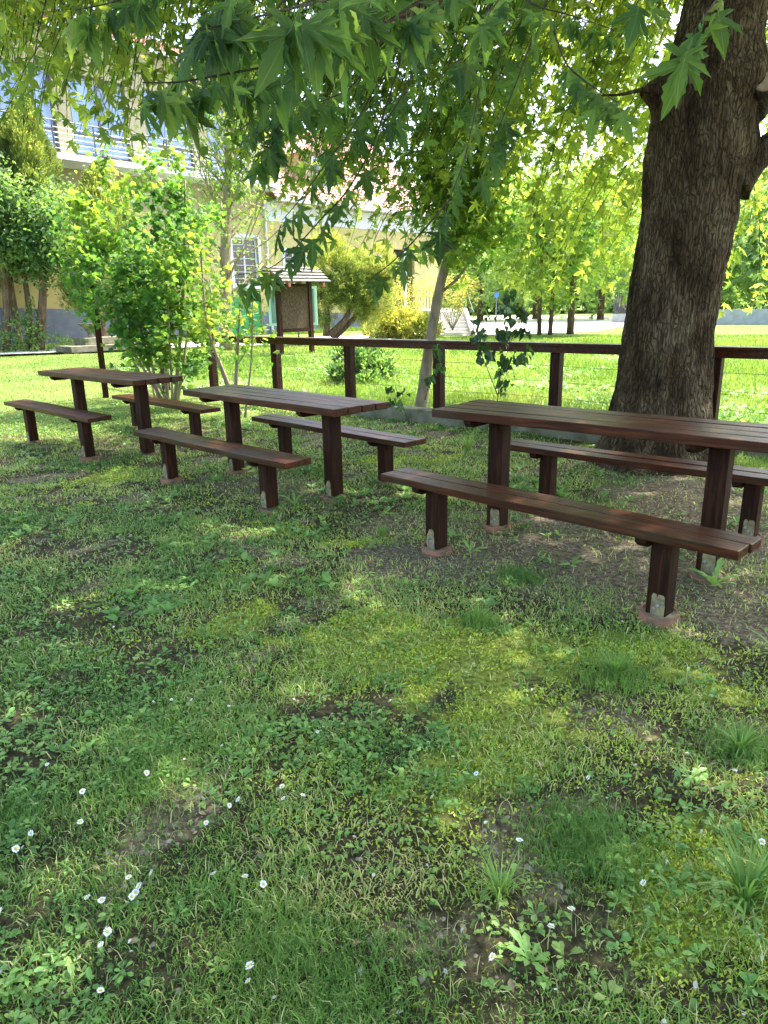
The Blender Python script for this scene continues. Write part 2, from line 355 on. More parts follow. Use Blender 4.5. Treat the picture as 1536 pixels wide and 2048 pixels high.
def moss(x, y):
    d = np.maximum.reduce([blob(x, y, .15, 2.75, .85, .45, -.2), blob(x, y, .55, 2.2, .5, .35), blob(x, y, 1.1, 2.7, .5, .3), blob(x, y, .9, 1.45, .5, .35), blob(x, y, -.6, 2.9, .5, .3)*.7,
                           blob(x, y, .3, 1.8, .3, .5)*.8])
    p = np.clip((fbm(x*1.7+9, y*1.7, s=21, o=4)-.52)*3, 0, .8)
    return np.clip(np.maximum(d*.85, p)*(y < 8)*(1-.8*dirt(x, y)), 0, 1)
def lawnm(x, y):
    rl = (x+1.86)*.646+(y-10.3)*.763           # beyond the railing
    return np.clip(np.maximum(np.clip(rl*1.5, 0, 1), np.clip((y-8.6-.1*x)*.7, 0, 1)), 0, 1)
def gz(x, y):
    near = np.clip(1.6-(np.abs(x)+np.abs(y-4))/9, 0, 1)
    return near*((fbm(x*1.3, y*1.3, s=40, o=2)-.5)*.05+(fbm(x*6, y*6, s=44, o=3)-.5)*.028)-.004
t = np.linspace(-1, 1, 421); gx = np.sinh(t*5.6)/np.sinh(5.6)*700
t = np.linspace(-.62, 1, 441); gy = 3+np.sinh(t*5.6)/np.sinh(5.6)*900
X, Y = np.meshgrid(gx, gy); mb = MB()
C = np.stack([dirt(X, Y), moss(X, Y), lawnm(X, Y)], -1).reshape(-1, 3)
nx, ny = len(gx), len(gy); i = np.arange(ny-1)[:, None]*nx+np.arange(nx-1)[None]
mb.add(np.stack([X, Y, gz(X, Y)], -1).reshape(-1, 3), quads=np.stack([i, i+1, i+nx+1, i+nx], -1).reshape(-1, 4), col=C)
tag(mb.build('ground', M_ground, smooth=True), kind='structure')

def strip(name, pts, mat, z=.012, kind='structure'):
    m = MB(); P = [(*p[:2], z) for p in pts]; m.add(P, tris=[(0, k, k+1) for k in range(1, len(P)-1)]); return tag(m.build(name, mat), kind=kind)
strip('path', [(-26, 18.2), (-7.2, 26.1), (-2.0, 26.4), (4.5, 33.5), (3.5, 36.5), (-4, 31.5), (-9, 28.4), (-26, 20.4)], M_gravel, .02)
strip('yard', [G(925, 672), G(1060, 668), G(1190, 664), G(1262, 650), G(1262, 636), G(1190, 631), G(1000, 631), G(905, 638)], M_gravel, .02)

# ------------------------------------------------------------------ grass and weeds
def blades(mb, x, y, h, wd, lean, tint, val, zoff=0.):
    N = len(x); a = rng.random(N)*2*np.pi; b = rng.random(N)*2*np.pi
    z = gz(x, y)+zoff; D = np.column_stack([np.cos(a), np.sin(a), np.zeros(N)]); S = np.column_stack([np.cos(b), np.sin(b), np.zeros(N)])
    P0 = np.column_stack([x, y, z]); up = np.array([0, 0, 1.])
    ln = lean[:, None]; hh = h[:, None]
    P1 = P0+up*hh*.55*(1-ln*.35)+D*hh*.25*ln; P2 = P0+up*hh*(1-ln*.62)+D*hh*.85*ln
    ww = wd[:, None]*S
    V = np.stack([P0-ww*.5, P0+ww*.5, P1-ww*.4, P1+ww*.4, P2], 1).reshape(-1, 3)
    k = (np.arange(N)*5)[:, None]
    T = np.stack([np.hstack([k, k+1, k+3]), np.hstack([k, k+3, k+2]), np.hstack([k+2, k+3, k+4])], 1).reshape(-1, 3)
    mb.add(V, tris=T, col=np.repeat(np.column_stack([tint, val, tint*0]), 5, 0))
def polar(n, d0, d1, p=1., a0=-42, a1=42):
    if d0 < 5 and a0 == -42:          # near ground: spread from a point behind the viewer, so that it stays covered a step to the side
        n = int(n*1.32); p = max(p-.75, .15); d0 += 1.25; d1 += 1.7
        d = (d0**p+rng.random(n)*(d1**p-d0**p))**(1/p); a = np.radians(-44+rng.random(n)*88); x = d*np.sin(a); y = d*np.cos(a)-1.6; return x, y, np.maximum(np.hypot(x, y), .8)
    d = (d0**p+rng.random(n)*(d1**p-d0**p))**(1/p); a = np.radians(a0+rng.random(n)*(a1-a0)); return d*np.sin(a), d*np.cos(a), d
# near shaded turf
mb = MB()
x, y, d = polar(640000, .85, 10.5, .95)
den = np.clip(fbm(x*3.1, y*3.1, s=60, o=4)*3.0-.8, .08, 1)*(1-.93*dirt(x, y))*(1-.72*moss(x, y))*(1-.6*lawnm(x, y))
kp = rng.random(len(x)) < den; x, y, d = x[kp], y[kp], d[kp]; N = len(x)
clump = fbm(x*5, y*5, s=80, o=2)
h = (.010+.040*rng.random(N)**1.9)*(.55+1.1*clump)*(1+d*.03); tint = np.clip(.36+.6*(fbm(x*2, y*2, s=90)-.5)*2+rng.normal(size=N)*.14+(rng.random(N) < .14)*.6, 0, 1)
blades(mb, x, y, h, (.0020+.00062*d+.0013*rng.random(N)), .5+.5*rng.random(N), tint, rng.random(N))
x, y, d = polar(9000, .85, 7, 1.0); N = len(x); blades(mb, x, y, .02+.05*rng.random(N), .0016+.0005*d, .9+.1*rng.random(N), .9+.1*rng.random(N), rng.random(N))
# fine grass clumps
for (px, py, r, n, hh, tn) in [(1180, 1690, .17, 2600, .06, .12), (960, 1240, .08, 500, .085, .35), (1230, 1350, .17, 900, .08, .25), (1490, 1500, .12, 900, .07, .2), (300, 1550, .2, 1500, .05, .3),
                               (550, 1900, .12, 1100, .06, .3), (330, 1480, .2, 900, .05, .3), (1040, 1150, .12, 700, .06, .05), (20, 1640, .15, 900, .05, .05), (1500, 930, .3, 500, .1, .4), (700, 2010, .2, 1800, .05, .15)]:
    g = G(px, py); q = rng.normal(size=(n, 2))*r*.5; N = n
    blades(mb, g[0]+q[:, 0], g[1]+q[:, 1], hh*(.5+.7*rng.random(N)), .0018+.0006*g[1]+0*q[:, 0], .3+.7*rng.random(N), np.clip(tn+rng.normal(size=N)*.08, 0, 1), rng.random(N)*.7)
tag(mb.build('grass', M_grass), kind='stuff')
# weeds: small rosettes of round leaves
mb = MB()
def rosettes(mb, tp, n, d0, d1, s0, s1, nl, fld, a0=-42, a1=42, tn=.35, tilt=.45, p=1.0):
    x, y, d = polar(n, d0, d1, p, a0, a1); kp = rng.random(len(x)) < fld(x, y); x, y = x[kp], y[kp]; n = len(x)
    x = np.repeat(x, nl); y = np.repeat(y, nl); N = len(x); a = rng.random(N)*2*np.pi; el = tilt*rng.random(N)
    D = np.column_stack([np.cos(a)*np.cos(el), np.sin(a)*np.cos(el), np.sin(el)]); sz = (s0+(s1-s0)*rng.random(N))*np.repeat(.6+.7*rng.random(n), nl)
    Nn = np.column_stack([-np.cos(a)*np.sin(el), -np.sin(a)*np.sin(el), np.cos(el)])+rng.normal(size=(N, 3))*.2
    P = np.column_stack([x, y, gz(x, y)+.004+.012*rng.random(N)])+D*sz[:, None]*.12
    leaves(mb, tp, P, D, Nn, sz, np.repeat(np.clip(tn+rng.normal(size=n)*.25, 0, 1), nl), rng.random(N), .8+.4*rng.random(N))
lf = lambda x, y: np.clip((fbm(x*2.4, y*2.4, s=120, o=3)-.40-.10*x)*3.6, 0.02, 1)*(1-.9*dirt(x, y))*(1-.5*moss(x, y))
rosettes(mb, SPOON, 7500, .85, 6.5, .012, .032, 8, lf)
rosettes(mb, SPOON, 9000, 2.0, 9.5, .015, .035, 5, lf, tn=.3)
rosettes(mb, HEART, 16000, .85, 5, .006, .014, 5, lambda x, y: np.clip((fbm(x*3, y*3, s=140, o=3)-.45)*4, 0.02, 1)*(1-.8*dirt(x, y)), tn=.6, tilt=.3)
rosettes(mb, OVAL, 5000, 3.5, 12, .03, .06, 6, lambda x, y: np.clip((fbm(x*1.7, y*1.7, s=150, o=3)-.45)*4, 0.02, 1)*(1-.85*dirt(x, y)), tn=.25, tilt=1.)
tag(mb.build('low_weeds', M_weed), kind='stuff')
# moss cushions
mb = MB(); x, y, d = polar(420000, .85, 7, 1.0); kp = rng.random(len(x)) < np.clip(moss(x, y)*1.5-.15, 0, 1)*np.clip(fbm(x*9, y*9, s=160, o=3)*3-1, 0, 1); x, y, d = x[kp], y[kp], d[kp]; N = len(x)
D = nrm(rng.normal(size=(N, 3))*[1, 1, .4]+[0, 0, .5]); leaves(mb, QUAD, np.column_stack([x, y, gz(x, y)+.003*rng.random(N)]), D, rdir(N), (.006+.006*rng.random(N))*(1+.2*d), np.clip(.5+.35*rng.normal(size=N), 0, 1))
tag(mb.build('moss_patches', M_moss), kind='stuff')
# pebbles
def pebbles(name, n, d0, d1, s0, s1, fld, mat, flat=.6):
    x, y, d = polar(n, d0, d1, 1.0); kp = rng.random(len(x)) < fld(x, y); x, y = x[kp], y[kp]; N = len(x)
    ico = np.array([(1, 0, 0), (0, 1, 0), (-1, 0, 0), (0, -1, 0), (.6, .6, .6), (-.6, .6, .6), (-.6, -.6, .6), (.6, -.6, .6), (0, 0, .95)])
    T = [(0, 1, 4), (1, 2, 5), (2, 3, 6), (3, 0, 7), (4, 1, 5), (5, 2, 6), (6, 3, 7), (7, 0, 4), (4, 5, 8), (5, 6, 8), (6, 7, 8), (7, 4, 8)]
    m = MB(); s = s0+(s1-s0)*rng.random(N)**2.5
    P = np.column_stack([x, y, gz(x, y)-.1*s]); a = rng.random(N)*6.28
    Xd = np.column_stack([np.cos(a), np.sin(a), a*0]); Yd = np.column_stack([-np.sin(a), np.cos(a), a*0])
    jit = 1+.3*(rng.random((N, 9, 3))-.5); I = ico[None]*jit*s[:, None, None]
    W = P[:, None]+I[..., 0:1]*Xd[:, None]+I[..., 1:2]*Yd[:, None]*.75+I[..., 2:3]*np.array([0, 0, flat])
    m.add(W.reshape(-1, 3), tris=(np.array(T)[None]+(np.arange(N)*9)[:, None, None]).reshape(-1, 3)); return tag(m.build(name, mat, smooth=False), kind='stuff')
pebbles('pebbles', 60000, 1.0, 8, .003, .013, lambda x, y: np.clip(dirt(x, y)*1.5-.5, 0.0, 1)*.8+.004, M_stone)
# dead leaf and straw litter
mb = MB(); x, y, d = polar(2600, .9, 8, 1.0); kp = rng.random(len(x)) < (.12+.6*dirt(x, y)); x, y = x[kp], y[kp]; N = len(x)
leaves(mb, OVAL, np.column_stack([x, y, gz(x, y)+.008]), nrm(rng.normal(size=(N, 3))*[1, 1, .15]), nrm(rng.normal(size=(N, 3))*.35+[0, 0, 1]), .012+.02*rng.random(N))
tag(mb.build('leaf_litter', M_dead), kind='stuff')
mb = MB(); x, y, d = polar(900, .9, 8, 1.0); N = len(x)
leaves(mb, OVAL, np.column_stack([x, y, gz(x, y)+.014]), nrm(rng.normal(size=(N, 3))*[1, 1, .25]), nrm(rng.normal(size=(N, 3))*.4+[0, 0, 1]), .006+.014*rng.random(N)**2)
tag(mb.build('pale_leaf_scraps', M_stair), kind='stuff')
# sunlit lawn to the left, and the tall field beyond the railing
def field(name, n, d0, d1, a0, a1, fn, hf, wk, mat, tn, p=1.):
    m = MB(); x, y, d = polar(n, d0, d1, p, a0, a1); kp = rng.random(n) < fn(x, y); x, y, d = x[kp], y[kp], d[kp]; N = len(x)
    h = hf(x, y)*(.5+rng.random(N)); blades(m, x, y, h, wk*d*(.7+.6*rng.random(N)), .2+.7*rng.random(N), np.clip(tn(x, y)+rng.normal(size=N)*.15, 0, 1), rng.random(N)); return tag(m.build(name, mat), kind='stuff')
railside = lambda x, y: (x+2.0)*.65+(y-10.75)*.76
yardm = lambda x, y: ~((y > 28.5+.12*x) & (x > 2.5) & (y < 60))
inpath = lambda x, y: (np.abs((y-19.2)-(x+26)*.43) < 1.15) & (x < -6)
field('lawn_grass', 140000, 8, 30, -56, -2, lambda x, y: ((railside(x, y) < 0.1) | (x < -3.9-.33*(y-14)))*(~inpath(x, y))*.95, lambda x, y: .035+0*x, .00055, M_field, lambda x, y: .35+.5*(fbm(x, y, s=5)-.5))
hf = lambda x, y: (.10+.20*np.clip(fbm(x*.7, y*.7, s=9)*2-.55, 0, 1))*np.clip(1.35-y/34, .35, 1)
field('field_grass', 190000, 6.2, 30, -22, 50, lambda x, y: (railside(x, y) > .22)*((x > -3.9-.33*(y-14)))*yardm(x, y)*(~((y > 25.8) & (x < 2))), hf, .00062, M_field, lambda x, y: .35+.8*(fbm(x*.5, y*.5, s=6)-.5))
mb = MB()
rosettes(mb, OVAL, 26000, 6.5, 22, .05, .10, 5, lambda x, y: (railside(x, y) > .25)*yardm(x, y)*np.clip((fbm(x*.9+3, y*.9, s=170)-.42)*5, 0, 1), -20, 50, .4, 1.1)
tag(mb.build('field_weeds', M_weed), kind='stuff')

# ================================================================== TABLES AND BENCHES
def plank_set(name, L, W, th, n, z, parent, seed):
    m = MB(); r_ = random.Random(seed); gap = .009; pw = (W-gap*(n-1))/n
    for k in range(n):
        y0 = -W/2+k*(pw+gap); e0 = r_.uniform(-.012, .012); e1 = r_.uniform(-.012, .012); dz = r_.uniform(-.002, .002)
        ns = 14; xs = np.linspace(-L/2+e0, L/2+e1, ns+1); V = []; Q = []
        for q, xx in enumerate(xs):
            wob = .0022*math.sin(xx*5+k*2+seed); cup = .002*math.sin(xx*3+k+seed)
            V += [(xx, y0+wob, z-th+dz), (xx, y0+pw+wob, z-th+dz), (xx, y0+pw+wob, z+dz+cup), (xx, y0+wob, z+dz+cup)]
            if q < ns:
                b = q*4
                for a_, c_ in ((0, 1), (1, 2), (2, 3), (3, 0)): Q.append((b+a_, b+4+a_, b+4+c_, b+c_))
        Q += [(0, 1, 2, 3), (ns*4+3, ns*4+2, ns*4+1, ns*4)]
        m.add(V, quads=Q)
    return m.build(name, M_wood, parent, bevel=.004)
def leg_bm(x, s, z0, z1):
    m = MB(); m.box((x-s/2, -s/2, z0), (x+s/2, s/2, z1)); return m
def ring(x, r, z1, seed):
    m = MB(); n = 22; a = np.linspace(0, 2*np.pi, n, endpoint=False); ri = r-.013
    jit = (noise(np.cos(a)*3+9, np.sin(a)*3+9, seed, 5)-.5)*.022
    for rr, zz in (): pass
    V = np.vstack([np.column_stack([x+r*np.cos(a), r*np.sin(a), a*0-.03]), np.column_stack([x+r*np.cos(a), r*np.sin(a), z1+jit]),
                   np.column_stack([x+ri*np.cos(a), ri*np.sin(a), z1+jit]), np.column_stack([x+ri*np.cos(a), ri*np.sin(a), a*0+z1-.02])])
    Q = [(l*n+q, l*n+(q+1) % n, (l+1)*n+(q+1) % n, (l+1)*n+q) for l in range(3) for q in range(n)]
    m.add(V, quads=Q); return m
def fill(x, r, z1):
    m = MB(); n = 22; a = np.linspace(0, 2*np.pi, n, endpoint=False); m.add(np.vstack([[(x, 0, z1+.003)], np.column_stack([x+r*np.cos(a), r*np.sin(a), a*0+z1])]), tris=[(0, 1+q, 1+(q+1) % n) for q in range(n)]); return m
def cleat(x, L, s):
    m = MB(); h = .042; w_ = .05; x0 = x-s/2-w_; x1 = x-s/2-.0005; c = .03
    z1 = 0; pts = [(-L/2, z1), (L/2, z1), (L/2, z1-h*.45), (L/2-c, z1-h), (-L/2+c, z1-h), (-L/2, z1-h*.45)]
    V = [(x0, p, q) for p, q in pts]+[(x1, p, q) for p, q in pts]
    Q = [(k, (k+1) % 6, (k+1) % 6+6, k+6) for k in range(6)]+[(0, 5, 2, 1), (2, 5, 4, 3), (6, 7, 8, 11), (8, 9, 10, 11)]
    m.add(V, quads=Q); return m
def bracket(leg, x, s, style, seed):
    r_ = random.Random(seed); m = MB(); y = -s/2-.0025; n = 12; sq = style
    z0 = .0; H_ = .11+r_.uniform(-.015, .02); wl, wr = (-.022, s/2-.005) if style else (-.034, .024)
    P = [(x+wl+.006, z0), (x+wr, z0), (x+wr-.002, z0+H_*.5), (x+wr-.006, z0+H_*.92), (x+wr-.016, z0+H_), (x+wl+.02, z0+H_*.97), (x+wl+.012, z0+H_*.8), (x+wl+.002, z0+H_*.66), (x+wl-.005, z0+H_*.3)]
    if sq: P = [(x+wl, z0), (x+wr, z0), (x+wr+.001, z0+H_*.5), (x+wr-.002, z0+H_*.9), (x+wr-.008, z0+H_), (x+wl+.030, z0+H_*1.01), (x+wl+.026, z0+H_*.80), (x+wl+.022, z0+H_*1.0), (x+wl+.008, z0+H_*1.02), (x+wl+.002, z0+H_*.9), (x+wl+.002, z0+H_*.4)]
    V = [(a, y, b) for a, b in P]+[(a, -s/2+.001, b) for a, b in P]; k = len(P)
    m.add(V, tris=[(0, q, q+1) for q in range(1, k-1)], quads=[(q, q+k, (q+1) % k+k, (q+1) % k) for q in range(k)])
    o = m.build('bracket', M_plate, leg); o['label'] = 'pale unpainted patch with bolts at the leg foot'
    for q in range(3):
        bx = x+wl+.014+(wr-wl-.026)*q/2; bz = z0+.03+q*.018*(1 if seed % 2 else -1)+(.0 if seed % 2 else .03); b = MB()
        b.tube([(bx, y+.002, bz), (bx, y-.003, bz)], .009, 14); b.tube([(bx, y-.003, bz), (bx, y-.009, bz)], .005, 6); b.build('bolt', M_zinc, o)
    return o
TAB = dict(L=1.9506, W=.5181, th=.05, n=4, s=.10, lx=.645); BEN = dict(L=2.0273, W=.2391, th=.042, n=2, s=.092, lx=.6714)
def furniture(name, loc, th_, kind, dz, label, cat, group, seed, feet, patches):
    P = TAB if kind == 'T' else BEN; z = (.76 if kind == 'T' else .4135)+dz
    e = empty(name, loc, th_, label=label, cat=cat, group=group)
    plank_set('tabletop' if kind == 'T' else 'seat', P['L'], P['W'], P['th'], P['n'], z, e, seed)
    r_ = random.Random(seed)
    for q, sx in enumerate((-1, 1)):
        m = leg_bm(0, P['s'], -.0, z-P['th']-.001-.03); lg = m.build('leg', M_woodv, e, loc=(sx*P['lx'], 0, .03), bevel=.004); lg.rotation_euler = (0, 0, r_.uniform(-.03, .03))
        c = cleat(sx*P['lx'], P['W']-.03, P['s']); co = c.build('cleat', M_woodv, e, loc=(0, 0, z-P['th']-.001))
        if feet[q]:
            rg = ring(sx*P['lx'], .089, feet[q]*.62, seed+q).build('footing', M_terra, e, smooth=False)
            fill(sx*P['lx'], .077, feet[q]*.62-.006).build('cement_fill', M_conc, rg)
        if patches[q]: bracket(lg, 0, P['s'], patches[q] > 1, seed+q)
    return e
FT = [
 ('picnic_table', (-2.810, 7.323), -.728, 'T', .011, 'farthest wooden picnic table, at the left beside the leafy maple bush', [.03, .03], [0, 0]),
 ('bench', (-3.345, 7.218), -.758, 'F', .032, 'wooden bench at the far left, on the lawn side of the farthest table', [.03, .05], [1, 1]),
 ('bench', (-2.496, 8.073), -.780, 'B', -.029, 'wooden bench between the farthest table and the maple bush', [.02, .02], [0, 0]),
 ('picnic_table', (-.826, 5.585), -.787, 'T', -.034, 'middle wooden picnic table of the three, greyish on top', [.05, .03], [1, 1]),
 ('bench', (-1.297, 5.312), -.767, 'F', -.007, 'wooden bench in front of the middle table, facing the open grass', [.055, .02], [1, 1]),
 ('bench', (-.445, 6.037), -.806, 'B', -.020, 'wooden bench behind the middle table, in front of the low concrete kerb', [.02, .05], [0, 0]),
 ('picnic_table', (1.206, 3.878), -.722, 'T', .013, 'nearest and largest looking picnic table, in front of the big tree trunk', [.06, .02], [2, 2]),
 ('bench', (.773, 3.425), -.796, 'F', .022, 'nearest wooden bench, with pale patches and bolts on both leg feet', [.055, .06], [1, 2]),
 ('bench', (1.670, 4.441), -.737, 'B', 0, 'wooden bench between the nearest table and the big tree trunk', [.02, .05], [0, 2]),
]
for i, (n_, (x_, y_), th_, kd, dz, lab, ft, pt) in enumerate(FT):
    furniture(n_, (x_, y_, 0), th_, 'T' if kd == 'T' else 'B', dz, lab, 'table' if kd == 'T' else 'bench', 'picnic tables set out in a row' if kd == 'T' else 'benches beside the picnic tables', i*5+3, ft, pt)

# ================================================================== RAILING + KERB
ZR = .965
A = G(490, 672.5, ZR); B = G(1536, 694.8, ZR); u = nrm((B-A)[:2]); u3 = np.array([u[0], u[1], 0]); nrl = np.array([-u[1], u[0], 0])   # nrl points away from camera
if nrl[1] < 0: nrl = -nrl
rz = math.atan2(u[1], u[0])
def on_rail(px, py):          # param along the rail line for a pixel column
    d = ray(px, py)[:2]; p0 = A[:2]; k = np.linalg.solve(np.array([u, -d]).T, CAM[:2]-p0); return k[0]
def seg_box(m, s0, s1, y0, y1, z0, z1, P=A, uu=u3, nn=nrl):
    b = np.array([P[0], P[1], 0]); q = lambda s, y, z: b+uu*s+nn*y+np.array([0, 0, z])
    m.hexa([q(s0, y0, z0), q(s1, y0, z0), q(s1, y1, z0), q(s0, y1, z0), q(s0, y0, z1), q(s1, y0, z1), q(s1, y1, z1), q(s0, y1, z1)])
rl = empty('wooden_railing', (0, 0, 0), label='long dark brown wooden railing with wire strands behind the tables', cat='railing')
s_ = [on_rail(*p) for p in ((545, 690), (693, 700), (873, 705), (1110, 710), (1431, 715))]
sL = on_rail(415, 680); sR = s_[-1]+1.5
posts = [sL]+s_+[sR, sR+1.5]
m = MB(); seg_box(m, sL-.06, sR+1.6, -.065, .075, ZR-.032, ZR); m.build('top_rail', M_wood, rl, bevel=.004)
m = MB(); seg_box(m, sL-.06, sR+1.6, -.045, -.005, ZR-.10, ZR-.033); m.build('under_rail', M_wood, rl, bevel=.003)
for s0 in posts:
    b = A*[1, 1, 0]+u3*s0; m = MB(); m.box((-.055, .0, .0), (.055, .105, ZR-.034)); o = m.build('post', M_woodv, rl, loc=(b[0], b[1], 0), bevel=.004); o.rotation_euler = (0, 0, rz)
for zz in (.22, .38, .55, .72):
    m = MB(); P = [A*[1, 1, 0]+u3*s0+nrl*.04+np.array([0, 0, zz+.008*math.sin(s0*3)]) for s0 in np.linspace(sL, sR+1.5, 40)]; m.tube(P, .0022, 4); m.build('wire', M_steel, rl)
# return leg of the railing towards the building
P0 = A*[1, 1, 0]+u3*sL; P1 = G(330, 668, ZR)*[1, 1, 0]; uu = nrm(P1-P0); nn = np.array([-uu[1], uu[0], 0]); LL = np.linalg.norm(P1-P0)+1.5
rl2 = empty('wooden_railing', (0, 0, 0), label='short wooden railing seen through the maple bush, running back towards the house', cat='railing')
m = MB(); seg_box(m, .07, LL, -.065, .065, ZR-.034, ZR-.001, P0, uu, nn); m.build('top_rail', M_wood, rl2, bevel=.004)
for s0 in (1.55, 3.1, 4.6):
    if s0 < LL:
        b = P0+uu*s0; m = MB(); m.box((-.055, -.055, 0), (.055, .055, ZR-.035)); o = m.build('post', M_woodv, rl2, loc=b, bevel=.004); o.rotation_euler = (0, 0, math.atan2(uu[1], uu[0]))
m = MB(); seg_box(m, sL+.6, sR+1.7, -.2, -.003, -.05, .16); kb = m.build('concrete_kerb', M_conc, bevel=.01)
tag(kb, 'low mossy concrete kerb along the foot of the wooden railing', 'kerb')
# leaning dark post at the left
b = G(212, 795); tp = at(183, 560, b[1]+.05); m = MB(); m.tube([b, b*.6+tp*.4, tp], .062, 4, wob=.05); tag(m.build('wooden_post', M_woodv), 'dark wooden post leaning behind the farthest table, partly hidden by maple leaves', 'post')

# ================================================================== BIG PLANE TREE
TY = 6.15
tree = empty('plane_tree', (at(1320, 900, TY)[0], TY, 0), label='big plane tree with thick rough trunk and drooping leafy crown over the tables', cat='tree')
prof = [(1322, 960, 262), (1321, 925, 236), (1321, 880, 205), (1322, 820, 184), (1330, 740, 168), (1340, 640, 163), (1352, 560, 164), (1368, 480, 168), (1380, 400, 172), (1388, 330, 182), (1398, 260, 190), (1412, 190, 196), (1428, 130, 178), (1440, 70, 158), (1453, 0, 148), (1475, -90, 145), (1500, -200, 140)]
P = np.array([at(a, b, TY) for a, b, c in prof]); Rr = np.array([c/2/FPX*np.dot(at(a, b, TY)-CAM, fwd) for a, b, c in prof])
P[0][2] = -.05
tz = P[:, 2]; top = P[-1]+[[.35, .3, 1.0], [.5, .5, 2.4], [.3, .6, 4.2], [.2, .7, 6.5]]; P = np.vstack([P, top]); Rr = np.concatenate([Rr, [.30, .25, .18, .08]]); 
nz, na = 520, 300; zz = np.linspace(0, 1, nz); ll = np.concatenate([[0], np.cumsum(np.linalg.norm(np.diff(P, axis=0), axis=1))]); ll /= ll[-1]
zz = np.linspace(0, 1, nz)**1.25
Pc = np.column_stack([np.interp(zz, ll, P[:, k]) for k in range(3)]); 
for k in range(3): Pc[:, k] = np.convolve(np.pad(Pc[:, k], 8, mode='edge'), np.ones(17)/17, 'valid')
Rc = np.interp(zz, ll, Rr); aa = np.linspace(0, 2*np.pi, na, endpoint=False)
base = P[0].copy(); base[2] = 0
ca, sa = np.cos(aa)[None], np.sin(aa)[None]; Zc = Pc[:, 2:3]
rad = Rc[:, None]*(1+.045*(noise(ca*1.2+9, sa*1.2+9, Zc*1.1, 11)-.5)*2)
rad = rad+np.exp(-np.maximum(Zc, 0)/.16)*.09*np.abs(np.sin(aa*2.5+.6))[None]
ri = noise(aa[None]*30/2+noise(ca*3, sa*3, Zc*4, 3)*2.2, Zc*4.5, 0, 12); ri2 = noise(aa[None]*75/2, Zc*16, 0, 13)
rad = rad+.020*(np.abs(ri-.5)*2)+.008*ri2+.03*(noise(ca*4, sa*4, Zc*4.5, 17)-.5)
def bump_at(px, py, side, amp, wz, wa):     # burl on the trunk: side is the angle around the trunk
    global rad
    z0 = at(px, py, TY)[2]; da = (aa-side+np.pi) % (2*np.pi)-np.pi; rad = rad+amp*np.exp(-((Zc-z0)/wz)**2-(da[None]/wa)**2)
bump_at(1310, 182, math.pi*1.02, .15, .10, .32); bump_at(1500, 300, -.3, .07, .16, .5); bump_at(1520, 175, -.75, .07, .13, .45); bump_at(1360, 300, -1.6, .03, .2, .5)
V = np.stack([Pc[:, 0:1]+rad*ca, Pc[:, 1:2]+rad*sa, Zc+0*rad], -1)-base
m = MB(); i = np.arange(nz-1)[:, None]*na; j = np.arange(na)[None]; k = (j+1) % na
m.add(V.reshape(-1, 3), quads=np.stack([i+j, i+k, i+na+k, i+na+j], -1).reshape(-1, 4)); tree.location = base
m.build('trunk', M_bark, tree, smooth=True)
def rel(Pn): return np.asarray(Pn, float)-base
def limb(P_, r_, name='branch', mat=None, n=14):
    m = MB(); P_ = np.asarray(P_, float); t0 = np.linspace(0, 1, len(P_)); t1 = np.linspace(0, 1, len(P_)*4)
    Q = np.column_stack([np.interp(t1, t0, P_[:, k]) for k in range(3)])
    for k in range(3): Q[1:-1, k] = np.convolve(Q[:, k], np.ones(3)/3, 'valid')
    m.tube(rel(Q), np.interp(t1, t0, r_), n, wob=.10, seed=int(abs(P_[0][0])*100) % 50); return m.build(name, mat or M_bark, tree, smooth=True)
# cut knot and limb to the right
q0 = at(1500, 215, TY); q1 = at(1526, 165, TY-.32)
m = MB(); kd = nrm(q1-q0); m.tube(rel([q0, q0+(q1-q0)*.7, q1, q1+kd*.012]), [.14, .10, .088, .07], 16, wob=.08); kn = m.build('branch_stump', M_bark, tree, smooth=True)
m = MB(); m.tube(rel([q1+kd*.008, q1+kd*.02]), [.072, .062], 16, wob=.05); m.build('cut_face', simple('cut wood', (.24, .17, .11), (.40, .29, .19), 20, .8), kn)
limb([at(1462, 372, TY), at(1500, 325, TY), at(1545, 288, TY-.05), at(1600, 240, TY), at(1700, 150, TY+.2), (5.6, 6.7, 4.4), (7.5, 7.2, 5.4)], [.17, .12, .10, .095, .09, .07, .03])
# limb stub at the left knob and the main crown limbs
limb([at(1330, 185, TY-.1), at(1290, 178, TY-.1), at(1240, 190, TY), at(1170, 190, TY+.3)], [.05, .02, .010, .005], n=8)
TT = P[16]
for (e, r0) in [((-3.5, 3.2, 6.6), .16), ((.5, .2, 7.0), .15), ((4.5, 1.2, 7.5), .14), ((-3.2, 7.5, 7.0), .13), ((1.0, 10.0, 7.6), .13), ((6.0, 8.5, 8.0), .12), ((-1.0, 4.0, 8.5), .10)]:
    e = np.array(e); s0 = TT+[.35, .4, rng.random()*2.2]; mid = s0*.5+e*.5+[0, 0, .9]; limb([s0, s0*.8+mid*.2+[0, 0, .25], mid, e], [r0, r0*.9, r0*.6, r0*.2], n=10)
# the low dark limb crossing the top of the picture
limb([(1.6, 5.2, 4.9), at(960, -60, 4.9), at(870, 10, 4.7), at(800, 52, 4.55), at(740, 82, 4.5), at(665, 120, 4.45), at(600, 165, 4.5)], [.09, .075, .068, .058, .046, .028, .012], n=10)

